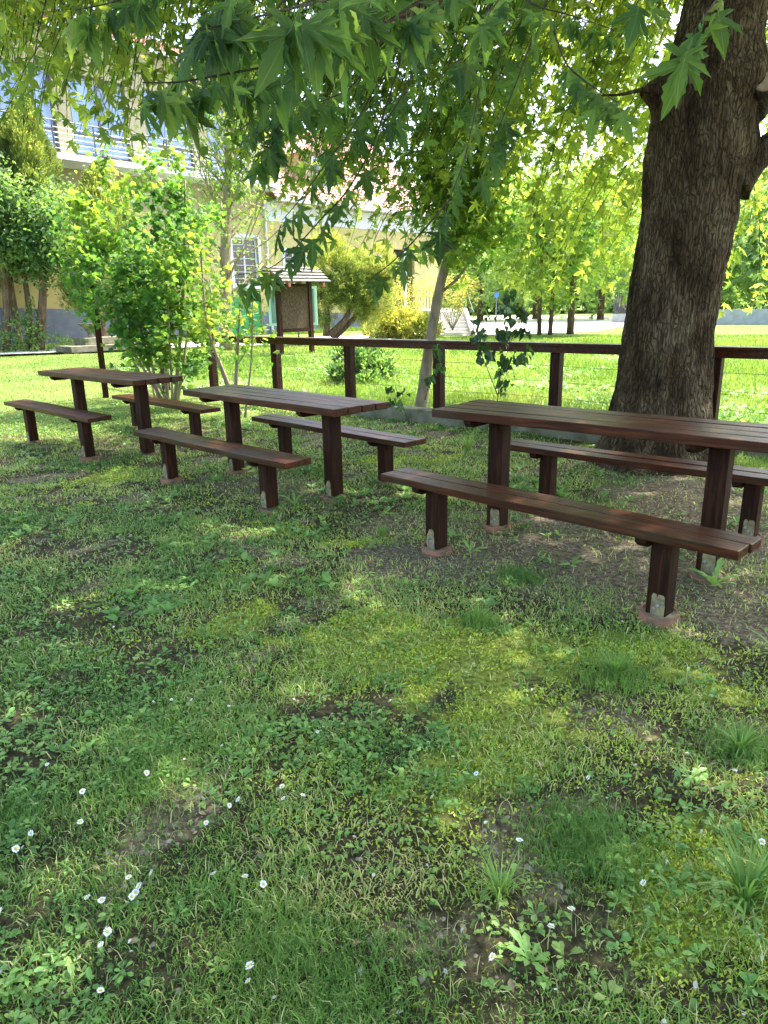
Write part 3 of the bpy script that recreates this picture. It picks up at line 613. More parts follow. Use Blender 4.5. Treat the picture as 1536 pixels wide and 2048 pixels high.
# ---- crown leaves overhead
def crown(n, c, r, size, lowcut):
    m = MB(); p = rdir(n)*(rng.random((n, 1))**.33); q = c+p*r
    f = fbm(q[:, 0]*.55, q[:, 1]*.55, q[:, 2]*.55, 200, 2); kp = (f > .40) & (q[:, 2] > lowcut(q)) ; q = q[kp]; N = len(q)
    D = nrm(rng.normal(size=(N, 3))*[1, 1, .5]+[0, 0, -.45]); Nn = nrm(rng.normal(size=(N, 3))*.6+[0, 0, 1])
    leaves(m, PL_LO, rel(q), D, Nn, size*(.7+.6*rng.random(N)), np.clip(.4+.2*rng.normal(size=N), 0, 1)); return m
cut = lambda q: 4.9+.30*np.maximum(q[:, 1]-6.5, 0)
CR = crown(50000, np.array([2.7, 2.9, 7.6]), np.array([8.8, 7.9, 3.6]), .19, cut)
# ---- hanging twigs: path + leaves along it
TW = MB(); LHI = MB(); LLO = MB()
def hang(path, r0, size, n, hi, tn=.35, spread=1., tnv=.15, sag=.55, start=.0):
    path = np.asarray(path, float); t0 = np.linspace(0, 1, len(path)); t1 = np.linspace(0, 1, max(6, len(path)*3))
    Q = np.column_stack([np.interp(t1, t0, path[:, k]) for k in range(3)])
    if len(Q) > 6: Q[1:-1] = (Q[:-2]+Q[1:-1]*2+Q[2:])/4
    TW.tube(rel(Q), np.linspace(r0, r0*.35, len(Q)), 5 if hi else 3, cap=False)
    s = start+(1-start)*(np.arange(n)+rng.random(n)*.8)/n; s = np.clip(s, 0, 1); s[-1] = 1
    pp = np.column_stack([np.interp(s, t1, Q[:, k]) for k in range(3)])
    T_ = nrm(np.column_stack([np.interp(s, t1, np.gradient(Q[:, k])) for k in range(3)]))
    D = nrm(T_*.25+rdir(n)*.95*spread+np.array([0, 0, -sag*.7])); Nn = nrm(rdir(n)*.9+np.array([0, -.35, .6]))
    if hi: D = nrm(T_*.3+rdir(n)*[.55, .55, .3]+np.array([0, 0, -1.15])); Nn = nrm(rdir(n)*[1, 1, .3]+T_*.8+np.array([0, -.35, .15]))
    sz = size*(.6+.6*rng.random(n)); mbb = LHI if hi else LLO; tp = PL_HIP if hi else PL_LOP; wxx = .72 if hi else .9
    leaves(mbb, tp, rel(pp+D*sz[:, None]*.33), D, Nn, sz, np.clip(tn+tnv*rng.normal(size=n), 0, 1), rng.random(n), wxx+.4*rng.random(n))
def pth(*a): return [at(*p) for p in a]
near = [
 (pth((900, -160, 3.2), (700, -10, 2.6), (560, 22, 2.3), (470, 45, 2.2), (400, 60, 2.15)), .12, 12),
 (pth((800, -60, 3.0), (660, 95, 2.4), (560, 128, 2.3), (450, 148, 2.2), (360, 165, 2.15), (285, 165, 2.1)), .12, 15),
 (pth((760, -160, 2.2), (690, -40, 1.95), (620, 0, 1.85), (580, 20, 1.8)), .15, 9),
 (pth((560, -120, 2.4), (480, -40, 2.2), (440, 10, 2.2), (400, 30, 2.2)), .125, 9),
 (pth((820, -140, 2.4), (760, -30, 2.2), (700, 20, 2.1), (690, 60, 2.05)), .13, 9),
 (pth((1000, -140, 3.0), (900, -20, 2.8), (830, 10, 2.7), (790, 30, 2.7)), .13, 10),
 (pth((420, -120, 2.9), (320, -40, 2.7), (230, 5, 2.7), (150, 20, 2.7)), .125, 12),
 (pth((1500, -120, 2.9), (1440, -10, 2.5), (1400, 45, 2.4), (1385, 72, 2.35)), .15, 5),
 (pth((1100, 40, 3.6), (1130, 130, 3.3), (1180, 170, 3.2), (1235, 205, 3.1)), .13, 9),
 (pth((1040, -100, 3.4), (1000, 0, 3.2), (960, 40, 3.1)), .13, 8),
 (pth((960, -80, 3.8), (1060, 10, 3.6), (1140, 30, 3.5), (1230, 60, 3.5)), .13, 9),
 (pth((620, -60, 3.3), (500, 80, 3.2), (380, 120, 3.1), (330, 180, 3.1)), .125, 11),
 (pth((1340, -120, 3.2), (1290, -20, 3.0), (1265, 20, 3.0)), .14, 4),
]
for pa, sz, n in near: hang(pa, .005, sz*.88, int(n*1.4), True, .32, .8, .22, 1.0, start=.3)
mid = [
 (pth((840, 20, 4.7), (770, 140, 4.5), (710, 250, 4.4), (650, 330, 4.3), (600, 400, 4.2), (565, 440, 4.2)), 12),
 (pth((820, 60, 4.9), (745, 300, 4.5), (690, 390, 4.4), (640, 440, 4.3), (590, 498, 4.2), (540, 540, 4.2), (475, 550, 4.2)), 13),
 (pth((700, 110, 4.6), (610, 190, 4.4), (560, 250, 4.3), (520, 300, 4.3)), 9),
 (pth((980, -20, 4.8), (960, 180, 4.5), (930, 320, 4.3), (890, 420, 4.2), (880, 445, 4.2)), 10),
 (pth((900, 400, 4.3), (830, 480, 4.2), (790, 520, 4.2), (740, 560, 4.2)), 6),
 (pth((1100, -20, 5.0), (1050, 120, 4.8), (1000, 250, 4.7), (960, 340, 4.6)), 9),
 (pth((760, 100, 4.7), (700, 180, 4.6), (650, 200, 4.5), (600, 220, 4.4)), 8),
 (pth((650, 130, 4.6), (560, 200, 4.3), (520, 230, 4.3), (480, 260, 4.2)), 8),
 (pth((900, 0, 4.8), (850, 100, 4.5), (800, 200, 4.4), (760, 260, 4.4)), 9),
 (pth((1020, 60, 4.5), (960, 100, 4.4), (900, 130, 4.3), (860, 180, 4.3)), 8),
 (pth((560, 40, 4.5), (500, 90, 4.3), (440, 150, 4.3), (400, 180, 4.3)), 7),
 (pth((600, 180, 4.4), (530, 300, 4.4), (505, 330, 4.4)), 5),
]
for pa, n in mid: hang(pa, .006, .14, int(n*1.2), True, .2, .85, .15, .9, start=.2)
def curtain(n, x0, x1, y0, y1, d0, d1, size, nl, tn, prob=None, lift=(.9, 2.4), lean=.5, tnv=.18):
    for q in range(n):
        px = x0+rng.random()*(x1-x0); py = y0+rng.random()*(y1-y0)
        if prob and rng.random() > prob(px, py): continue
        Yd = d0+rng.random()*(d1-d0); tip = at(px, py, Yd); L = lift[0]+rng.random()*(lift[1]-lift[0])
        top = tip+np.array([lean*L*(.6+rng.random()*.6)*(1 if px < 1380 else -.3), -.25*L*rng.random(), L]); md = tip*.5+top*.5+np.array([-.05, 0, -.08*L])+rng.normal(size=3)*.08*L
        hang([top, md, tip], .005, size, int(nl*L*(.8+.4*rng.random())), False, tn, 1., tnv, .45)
# upper left, upper middle (over the house), right of centre (long drooping strands, sunlight put into their paler tint), right of the trunk
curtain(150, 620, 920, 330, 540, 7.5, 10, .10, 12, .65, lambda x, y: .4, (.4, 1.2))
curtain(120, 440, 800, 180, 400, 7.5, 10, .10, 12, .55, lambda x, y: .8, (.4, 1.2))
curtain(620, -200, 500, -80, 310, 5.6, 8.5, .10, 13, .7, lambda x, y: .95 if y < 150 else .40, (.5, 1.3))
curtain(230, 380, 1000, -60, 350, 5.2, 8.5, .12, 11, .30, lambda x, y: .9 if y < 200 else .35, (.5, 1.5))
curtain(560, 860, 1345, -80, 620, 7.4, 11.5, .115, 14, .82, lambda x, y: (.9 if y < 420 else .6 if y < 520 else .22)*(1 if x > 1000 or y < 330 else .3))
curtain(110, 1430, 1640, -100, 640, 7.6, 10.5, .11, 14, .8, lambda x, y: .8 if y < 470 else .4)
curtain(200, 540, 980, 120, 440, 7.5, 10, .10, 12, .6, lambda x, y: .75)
CR.add(np.concatenate(LLO.v), tris=np.concatenate(LLO.t), col=np.concatenate(LLO.c))
CR.add(np.concatenate(LHI.v), tris=np.concatenate(LHI.t), col=np.concatenate(LHI.c))
CR.build('crown', M_plane, tree, smooth=False); TW.build('twigs', M_twig, tree)

# ================================================================== HOUSE
fd = nrm([.68, .73]); fn_ = np.array([fd[1], -fd[0]]); FP = np.array([-14.35, 27.4])
def F(px, py, off=0):
    q = ray(px, py); p0 = FP+fn_*off; tt_ = ((p0-CAM[:2]) @ fn_)/(q[:2] @ fn_); Xp = CAM+tt_*q; return np.array([(Xp[:2]-p0) @ fd, Xp[2]])
house = empty('house', (FP[0], FP[1], 0), math.atan2(fd[1], fd[0]), label='long yellow two storey house with blue grey plinth, balcony and pink tiled roof', cat='house')
# local coords: x = along the facade, y = into the building (away from camera), z up
def wall(name, mat, s0, s1, z0, z1, holes, y=0, parent=house, rev=.18):
    m = MB(); xs = sorted({s0, s1, *[h[0] for h in holes], *[h[1] for h in holes]}); zs = sorted({z0, z1, *[h[2] for h in holes], *[h[3] for h in holes]})
    for a, b in zip(xs[:-1], xs[1:]):
        for c, d in zip(zs[:-1], zs[1:]):
            mx, mz = (a+b)/2, (c+d)/2
            if any(h[0] < mx < h[1] and h[2] < mz < h[3] for h in holes): continue
            m.add([(a, y, c), (b, y, c), (b, y, d), (a, y, d)], quads=[(0, 1, 2, 3)])
    for (a, b, c, d) in holes:
        m.add([(a, y, c), (b, y, c), (b, y, d), (a, y, d), (a, y+rev, c), (b, y+rev, c), (b, y+rev, d), (a, y+rev, d)], quads=[(0, 1, 5, 4), (1, 2, 6, 5), (2, 3, 7, 6), (3, 0, 4, 7)])
    return m.build(name, mat, parent)
def window(a, b, c, d, y=.12, mull=1, trans=0, fm=M_dframe, gm=M_glass, ft=.09, trim=None, rows=0, name='window'):
    m = MB(); m.box((a, y, c), (a+ft, y+.05, d)); m.box((b-ft, y, c), (b, y+.05, d)); m.box((a+ft, y, d-ft), (b-ft, y+.05, d)); m.box((a+ft, y, c), (b-ft, y+.05, c+ft))
    for k in range(mull):
        xm = a+(b-a)*(k+1)/(mull+1); m.box((xm-.045, y+.002, c+ft), (xm+.045, y+.048, d-ft))
    if trans: m.box((a+ft, y+.004, trans-.04), (b-ft, y+.046, trans+.04))
    for k in range(rows):
        z_ = c+(d-c)*(k+1)/(rows+1); m.box((a+ft, y-.03, z_-.012), (b-ft, y-.012, z_+.012))
    o = m.build(name, fm, house); g = MB(); g.box((a+ft*.5, y+.022, c+ft*.5), (b-ft*.5, y+.03, d-ft*.5)); g.build('pane', gm, o)
    if trim:
        tmb = MB(); w_ = .16
        for lo_, hi_ in (((a-w_, -.04, c-w_), (a, -.002, d+w_)), ((b, -.04, c-w_), (b+w_, -.002, d+w_)), ((a, -.04, d), (b, -.002, d+w_)), ((a-.0, -.07, c-w_), (b, -.002, c))): tmb.box(lo_, hi_)
        tmb.build('frame', M_white, o)
    return o
SB = 13.2                                    # where the tall block ends
pl = lambda s: 1.52-.034*s                   # top of the plinth follows the slope
wins = [(1.2, 3.35, 7.15, 10.0), (3.95, 6.3, 7.15, 10.0), (7.1, 9.3, 7.15, 10.0), (10.1, 12.2, 7.15, 10.0)]
wing = (10.95, 12.45, 2.35, 4.5)
door = (10.3, 12.45, .02, 2.1)
low = [(2.4, 4.3, 3.4, 5.2)]
wall('wall', M_cream, -12, SB, 6.95, 11.4, wins)
wall('wall', M_yel, -12, 26.5, .02, 5.35, [wing, door, (14.1, 15.4, 2.3, 4.0), (17.6, 19.0, 2.3, 4.0), *low, (22.3, 24.2, 1.0, 4.4)])
wall('wall', M_cream, -12, SB, 5.35, 6.95, [])
m = MB(); m.add([(-12, -.03, 0), (door[0]-.02, -.03, 0), (door[0]-.02, -.03, pl(door[0])), (-12, -.03, 1.9), (-12, 0, 1.9), (door[0]-.02, 0, pl(door[0]))], quads=[(0, 1, 2, 3), (3, 2, 5, 4)])
m.add([(door[1]+.02, -.03, 0), (22.2, -.03, 0), (22.2, -.03, pl(22.2)), (door[1]+.02, -.03, pl(door[1])), (door[1]+.02, 0, pl(door[1])), (22.2, 0, pl(22.2))], quads=[(0, 1, 2, 3), (3, 2, 5, 4)])
m.build('plinth', M_plinth, house)
for wv in wins: window(*wv, mull=1, trans=7.95)
window(*wing, mull=1, fm=M_white, gm=M_dglass, trim=True, rows=6); window(14.1, 15.4, 2.3, 4.0, mull=1, fm=M_white, gm=M_dglass, trim=True, rows=5); window(17.6, 19.0, 2.3, 4.0, mull=1, fm=M_white, gm=M_dglass, trim=True)
for wv in low: window(*wv, mull=1, fm=M_white, gm=M_dglass, trim=True)
# frieze, eaves
m = MB(); m.box((SB-.1, -.05, 5.35), (26.6, -.003, 6.2)); m.build('frieze', M_white, house)
wall('wall', M_yel, 26.5, 26.51, 0, 5.3, [])
m = MB(); m.add([(26.5, 0, 0), (26.5, 12, 0), (26.5, 12, 6.3), (26.5, 6, 10.4), (26.5, 0, 6.3)], quads=[(0, 1, 2, 3)], tris=[(0, 3, 4)]); m.build('end_wall', M_yel, house)
m = MB(); m.add([(SB, 0, 6.2), (SB, 12, 6.2), (SB, 12, 11.4), (SB, 0, 11.4)], quads=[(0, 1, 2, 3)]); m.build('end_wall', M_cream, house)
def roof(s0, s1, ze, zr, ye, yr, rows, name='roof', skew=0):
    m = MB(); n = rows; y0, z0 = ye, ze
    dy = (yr-ye)/n; dz_ = (zr-ze)/n
    for k in range(n):                        # stepped tile courses, each with a small lip
        a = (ye+dy*k, ze+dz_*k); b = (ye+dy*(k+1)+dy*.25, ze+dz_*(k+1)+.0+.0)
        sk = skew*k/n
        nt_ = int((s1-s0)/.24); xs = np.linspace(s0+sk, s1-sk, nt_+1); off = .03*np.abs(np.sin(np.arange(nt_+1)*1.57))
        V = np.vstack([np.column_stack([xs, xs*0+a[0], a[1]+.045+off]), np.column_stack([xs, xs*0+b[0], b[1]+off]), np.column_stack([xs, xs*0+a[0]+.01, xs*0+a[1]-.03])]); q = np.arange(nt_); w_ = nt_+1
        m.add(V, quads=np.vstack([np.stack([q, q+1, q+w_+1, q+w_], 1), np.stack([q+2*w_, q+2*w_+1, q+1, q], 1)]))
    return m.build(name, M_tile, house)
r1 = roof(SB+.05, 27.2, 6.32, 11.3, -.75, 6, 26)
roof(SB+.05, 27.2, 6.32, 11.3, 12.75, 6, 12)
m = MB(); m.box((SB+.05, -.85, 6.2), (27.2, -.62, 6.33)); m.build('gutter', M_white, house)
m = MB(); m.box((SB+.05, -.62, 6.215), (27.2, -.01, 6.26)); m.build('soffit', M_cream, house)
roof(-13, 3.2, 11.5, 16, -1.6, 6, 26, skew=1.5)
roof(3.3, SB+.3, 11.42, 14.0, -.4, 6, 16)
m = MB(); m.box((-13, -1.55, 11.34), (3.1, -.01, 11.46)); m.build('soffit', simple('brown soffit', (.25, .15, .09), (.34, .22, .14), 5), house)
# dormer
m = MB(); m.box((16.3, .6, 6.9), (18.6, 3.6, 8.9)); dm = m.build('dormer', M_cream, house)
m = MB(); m.add([(16.0, .3, 8.85), (17.45, .3, 9.75), (18.9, .3, 8.85), (16.0, 4.4, 8.85), (17.45, 4.4, 9.75), (18.9, 4.4, 8.85)], quads=[(0, 1, 4, 3), (1, 2, 5, 4)], tris=[(0, 2, 1)]); m.build('dormer_roof', M_tile, dm)
m = MB(); m.box((16.75, .56, 7.35), (18.15, .598, 8.65)); dw = m.build('dormer_window', M_dglass, dm)
m = MB(); 
for xx in (16.68, 17.4, 18.1): m.box((xx, .52, 7.3), (xx+.09, .557, 8.7))
m.box((16.77, .525, 8.6), (18.1, .555, 8.7)); m.box((16.77, .525, 7.3), (18.1, .555, 7.38)); m.build('frame', M_white, dw)
# balcony
bal = empty('balcony', (0, 0, 0)); bal.parent = house
xs = np.linspace(-12, SB+.1, 40); yo = -(1.25+.35*np.sin((xs+12)/25*np.pi)); bz = 6.75
m = MB(); nb = len(xs)
V = np.vstack([np.column_stack([xs, yo, xs*0+bz-.12]), np.column_stack([xs, yo, xs*0+bz+.1]), np.column_stack([xs, xs*0-.005, xs*0+bz+.1]), np.column_stack([xs, xs*0-.005, xs*0+bz-.12])]); q = np.arange(nb-1)
m.add(V, quads=np.vstack([np.stack([q+l*nb, q+1+l*nb, q+1+((l+1) % 4)*nb, q+((l+1) % 4)*nb], 1) for l in range(4)]+[[(0, nb, 2*nb, 3*nb)], [(nb-1, 4*nb-1, 3*nb-1, 2*nb-1)]])); m.build('slab', M_white, bal)
yr_ = yo+.08
m = MB(); m.tube(np.column_stack([xs, yr_, xs*0+bz+1.15]), .028, 8); m.build('handrail', M_steel, bal)
for k in range(5): m = MB(); m.tube(np.column_stack([xs, yr_, xs*0+bz+.25+k*.17]), .012, 5); m.build('rail_bar', M_steel, bal)
for xx in np.arange(-11.5, SB, 1.55): yy = np.interp(xx, xs, yr_); m = MB(); m.box((xx-.02, yy-.02, bz+.1), (xx+.02, yy+.02, bz+1.14)); m.build('rail_post', M_dframe, bal)
# green door with panels
m = MB(); m.box((door[0], .10, .02), (door[1], .14, 2.1)); dr = m.build('door', M_green, house)
m = MB()
for a in range(4):
    for (z0, z1) in ((.15, .75), (.85, 1.25), (1.35, 1.95)):
        x0 = door[0]+.08+a*.52; m.box((x0+.02, .085, z0), (x0+.44, .099, z1))
m.build('door_panel', M_green, dr)
m = MB(); m.tube([(12.95, -.11, .1), (12.95, -.11, 6.2)], .055, 10); m.build('downpipe', M_white, house)
# entrance: dark opening, columns
m = MB(); m.add([(22.3, .5, 1), (24.2, .5, 1), (24.2, .5, 4.4), (22.3, .5, 4.4)], quads=[(0, 1, 2, 3)]); en = m.build('entrance_door', M_dglass, house)
m = MB(); m.box((23.35, .1, 1.0), (23.6, .2, 4.4)); m.build('frame', M_white, en)
m = MB(); m.box((21.8, -2.2, 0), (26.5, -.035, 1.0)); m.build('porch', M_stair, house)
m = MB()
for xx in np.arange(21.9, 24.4, .28): m.box((xx, -2.12, 1), (xx+.03, -2.09, 2.0))
m.box((21.9, -2.13, 2.0), (24.4, -2.07, 2.05)); m.build('porch_railing', M_steel, house)
# stairs down from the porch towards the yard
sb = G(912, 671); pt_ = FP+fd*23.2+fn_*2.0; sdv = nrm(pt_-sb[:2]); sl_ = np.linalg.norm(pt_-sb[:2])
st = empty('stone_stairs', (*sb[:2], 0), math.atan2(sdv[1], sdv[0]), label='pale stone entrance stairs with sloping side walls and thin handrail beside the hedge', cat='stairs')
m = MB(); n = 7
for k in range(n): m.box((.30*k, -.6, 0), (.30*(k+1) if k < n-1 else sl_-.3, .6, .14*(k+1)))
m.build('steps', M_stair, st)
for y0, y1 in ((.605, .78), (-.78, -.605)):
    m = MB(); m.hexa([(-.5, y0, 0), (2.2, y0, 0), (2.2, y1, 0), (-.5, y1, 0), (-.5, y0, .1), (2.2, y0, 1.12), (2.2, y1, 1.12), (-.5, y1, .1)]); m.build('side_wall', M_stair, st)
for sy in (-1, 1):
    m = MB(); m.tube([(-.3, sy*.7, .95), (2.2, sy*.7, 2.0), (sl_-.4, sy*.7, 2.0)], .018, 6); hr = m.build('handrail', M_steel, st)
    for xx in (-.3, .9, 2.1): m = MB(); m.tube([(xx, sy*.7, .1), (xx, sy*.7, .95+(xx+.3)*.42)], .014, 5); m.build('baluster', M_steel, hr)

# ------------------------------------------------------------------ things by the house wall
def local(s, y): return np.array([*(FP+fd*s-fn_*y), 0])
g = G(150, 706); st = empty('stone_steps', (*g[:2], 0), math.atan2(fd[1], fd[0]), label='weathered grey stone steps against the blue grey plinth', cat='steps')
m = MB(); m.box((-.2, -.2, 0), (2.4, 1.0, .22)); m.box((.45, .1, .221), (2.4, 1.0, .46)); m.build('steps', M_conc, st, bevel=.015)
g2 = g+np.array([*(fd*.85-fn_*.5), .46]); m = MB(); a = [(.10, 0), (.11, .06), (.08, .12), (.2, .3), (.36, .44), (.38, .47), (.33, .47), (.2, .36), (.02, .3)]
n = 20; th = np.linspace(0, 2*np.pi, n, endpoint=False); V = np.vstack([np.column_stack([r_*np.cos(th), r_*np.sin(th), th*0+z_]) for r_, z_ in a]); Q = [(l*n+q, l*n+(q+1) % n, (l+1)*n+(q+1) % n, (l+1)*n+q) for l in range(len(a)-1) for q in range(n)]
m.add(V, quads=Q); o = m.build('stone_bowl', M_conc, smooth=True, loc=g2); tag(o, 'round grey stone bowl standing on the steps by the plinth', 'planter')

# notice board with shingled roof and reed panel
bL = G(563, 711); bR = G(624, 706); u_ = nrm((bR-bL)*[1, 1, 0]); W_ = np.linalg.norm((bR-bL)[:2])+.0
nb_ = empty('notice_board', (*bL[:2], 0), math.atan2(u_[1], u_[0]), label='brown wooden notice board with reed panel under a small shingled roof', cat='notice board')
HB = at(563, 560, bL[1])[2]; zt = HB
sw = W_*1.0
for x0 in (0, sw): m = MB(); m.box((x0-.06, -.06, 0), (x0+.06, .06, zt)); m.build('post', M_woodv, nb_)
z0 = at(563, 658, bL[1])[2]; z1 = at(563, 572, bL[1])[2]
m = MB(); m.box((.062, -.02, z0), (sw-.062, .02, z1)); m.build('reed_panel', M_reed, nb_)
m = MB(); m.box((.062, -.05, z0-.1), (sw-.062, .05, z0-.002)); m.build('crossbar', M_woodv, nb_); m = MB(); m.box((.062, -.045, z1+.002), (sw-.062, .045, z1+.07)); m.build('crossbar', M_woodv, nb_)
m = MB(); hw, rh, ov = .62, .45, .32
for sgn in (-1, 1):
    for k in range(5):
        ya, yb = sgn*hw*(1-k/5), sgn*hw*(1-(k+1)/5-.04); za, zb = zt-.12+rh*k/5+.07, zt-.12+rh*(k+1)/5+.02
        e0 = -ov-.02*k+random.random()*.02
        V = [(e0, ya, za), (sw+ov, ya, za), (sw+ov, yb, zb), (e0, yb, zb)]; V += [(p[0], p[1], p[2]+.028) for p in V]; m.hexa(V)
m.build('roof', M_shing, nb_)
m = MB()
for x0 in (-.05, sw+.05):
    for sgn in (-1, 1): m.hexa([(x0-.04, 0, zt+rh-.2), (x0+.04, 0, zt+rh-.2), (x0+.04, sgn*hw, zt-.2), (x0-.04, sgn*hw, zt-.2), (x0-.04, 0, zt+rh-.1), (x0+.04, 0, zt+rh-.1), (x0+.04, sgn*hw, zt-.1), (x0-.04, sgn*hw, zt-.1)])
m.build('rafter', simple('red brown rafter', (.20, .07, .04), (.32, .13, .08), 8), nb_)
# green board behind it
c0 = at(541, 680, 25.5); c1 = at(637, 680, 25.5); dd = nrm((c1-c0)*[1, 1, 0]); W2 = np.linalg.norm((c1-c0)[:2]); zt2 = at(541, 574, 25.5)[2]; zb2 = at(541, 652, 25.5)[2]
gb = empty('green_board', (c0[0], c0[1], 0), math.atan2(dd[1], dd[0]), label='pale green framed board on metal legs behind the notice board', cat='notice board')
m = MB(); m.box((.09, -.01, zb2+.09), (W2-.09, .03, zt2-.09)); m.build('panel', M_cboard, gb)
m = MB(); m.box((0, -.04, zb2), (.09, .05, zt2)); m.box((W2-.09, -.04, zb2), (W2, .05, zt2)); m.box((.09, -.04, zt2-.09), (W2-.09, .05, zt2)); m.box((.09, -.04, zb2), (W2-.09, .05, zb2+.09)); m.build('frame', M_pgreen, gb)
for x0 in (.25, W2/2+.15, W2-.25): m = MB(); m.box((x0-.03, 0, 0), (x0+.03, .05, zb2-.001)); m.build('leg', M_steel, gb)

# ================================================================== TREES AND SHRUBS
def woody(loc, trunks, name, label, cat, mat, lm, tp, lsize, nleaf, tn, group=None, nsub=5, sub_len=.8, spread=.35, ns=8, droop=0., extra=None, tnv=.2, r_sub=.35, upl=.3, shape=None, jit=1.):
    """trunks: list of (path, r0, r1, leaf_from) in world coords"""
    e = empty(name, loc, label=label, cat=cat, group=group); loc = np.asarray(loc, float); cr = MB(); tips = []; tw = MB()
    for (pa, r0, r1, lf0) in trunks:
        pa = np.asarray(pa, float); t0 = np.linspace(0, 1, len(pa)); t1 = np.linspace(0, 1, len(pa)*4); Q = np.column_stack([np.interp(t1, t0, pa[:, k]) for k in range(3)]); Q[1:-1] = (Q[:-2]+Q[1:-1]*2+Q[2:])/4
        m = MB(); m.tube(Q-loc, r0+(r1-r0)*t1**.8, ns, wob=.1, seed=3); m.build('trunk', mat, e, smooth=True)
        L = np.linalg.norm(pa[-1]-pa[0])
        for k in range(nsub):
            s = lf0+(1-lf0)*(k+rng.random())/nsub; b = np.array([np.interp(s, t1, Q[:, q]) for q in range(3)]); T_ = nrm(pa[-1]-pa[0])
            d = nrm(T_*.5+rdir(1)[0]*[1, 1, .5]+[0, 0, upl]); l = sub_len*(1.15-.6*s)*(.6+.8*rng.random()); e1 = b+d*l*.55; e2 = b+d*l+np.array([0, 0, l*(.12-droop)])
            tw.tube(np.array([b, e1, e2])-loc, [r0*r_sub*(1-.6*s), r0*r_sub*.5*(1-.6*s), r0*.06], 5, cap=False)
            tips.append((b, e1, e2))
            for _ in range(2):
                q0 = b+(e2-b)*(.3+.5*rng.random()); q1 = q0+nrm(rdir(1)[0]+d*.8+[0, 0, .1-droop])*l*.45; tw.tube(np.array([q0, q0*.5+q1*.5, q1])-loc, [r0*.08, r0*.06, r0*.03], 3, cap=False); tips.append((q0, q0*.5+q1*.5, q1))
    if tw.n: tw.build('branches', mat, e)
    N = nleaf; w_ = rng.integers(0, len(tips), N); TP = np.array(tips); s = rng.random(N)**.7
    a = TP[w_]; p = np.where(s[:, None] < .5, a[:, 0]+(a[:, 1]-a[:, 0])*s[:, None]*2, a[:, 1]+(a[:, 2]-a[:, 1])*(s[:, None]*2-1))
    p = p+rng.normal(size=(N, 3))*spread*.5*jit
    if shape is not None: kp = shape(p); p = p[kp]; N = len(p)
    D = nrm(rdir(N)*[1, 1, .6]+[0, 0, -.35-droop]); Nn = nrm(rdir(N)*.7+[0, 0, .8])
    cl = fbm(p[:, 0]*1.6, p[:, 1]*1.6, p[:, 2]*1.6, 300, 2); leaves(cr, tp, p-loc, D, Nn, lsize*(.6+.8*rng.random(N)), np.clip(tn+(cl-.5)*1.5+tnv*rng.normal(size=N), 0, 1)); cr.build('crown', lm, e)
    return e
def px_path(*a): return [at(*q) for q in a]
# maple bush, left of centre: many thin stems
b = G(330, 842); sy = 10.6
def stems(lst, Y): return [([at(px0, py0, Y+dy), at((px0+px1)/2+bw, (py0+py1)/2, Y+dy), at(px1, py1, Y+dy*1.6)], r, r*.35, lf) for px0, py0, px1, py1, dy, bw, r, lf in lst]
mp = stems([(300, 800, 175, 450, 0, -8, .028, .35), (318, 800, 240, 380, .3, 0, .03, .35), (335, 805, 300, 340, 0, 6, .03, .3), (350, 805, 370, 360, -.2, 8, .032, .3), (338, 803, 200, 560, -.5, -10, .022, .3), (355, 805, 395, 450, .2, 6, .025, .3),
            (325, 800, 140, 430, -.3, -20, .024, .45), (310, 800, 260, 520, .6, 0, .02, .2), (345, 800, 330, 500, -.6, 0, .02, .2), (345, 800, 405, 660, -.2, 8, .012, .2), (330, 800, 270, 640, -.6, 0, .012, .1)], 10.6)
woody(G(335, 805), mp, 'maple_bush', 'bright yellow green maple bush with many thin stems behind the farthest table', 'bush', M_pale, M_maple, MAPLE, .075, 8200, .40, nsub=10, sub_len=.8, spread=.17, tnv=.22)
# the leaning multi stem shrub right of it
sh = stems([(470, 835, 480, 620, 0, -2, .035, .45), (478, 835, 420, 560, .2, -22, .028, .3), (485, 838, 400, 480, .2, -30, .03, .4), (490, 835, 505, 600, -.2, 6, .018, .4)], 9.3)
woody(G(483, 838), sh, 'maple_shrub', 'slender leaning shrub with small lime leaves between the maple bush and the railing post', 'bush', M_pale, M_maple, MAPLE, .07, 480, .6, nsub=6, sub_len=.4, spread=.22)
sh = stems([(505, 800, 508, 690, 0, -3, .008, .9), (500, 800, 492, 700, 0, 2, .006, .9)], 9.6)
# bare larch-like trunk with few leaves
lc = [(px_path((452, 700, 19.5), (450, 520, 19.5), (456, 380, 19.5), (462, 230, 19.5), (465, 120, 19.5)), .19, .06, .12)]
woody(G(450, 700)*[1, 1, 0], lc, 'sparse_tree', 'pale slender tree with many bare twigs and thin young leaves in front of the house', 'tree', M_pale, M_maple, OVAL, .10, 3400, .6, nsub=75, sub_len=1.6, spread=.3, upl=.25, r_sub=.22)
lc = [(px_path((470, 560, 17), (440, 380, 17), (400, 250, 17)), .03, .01, .3)]
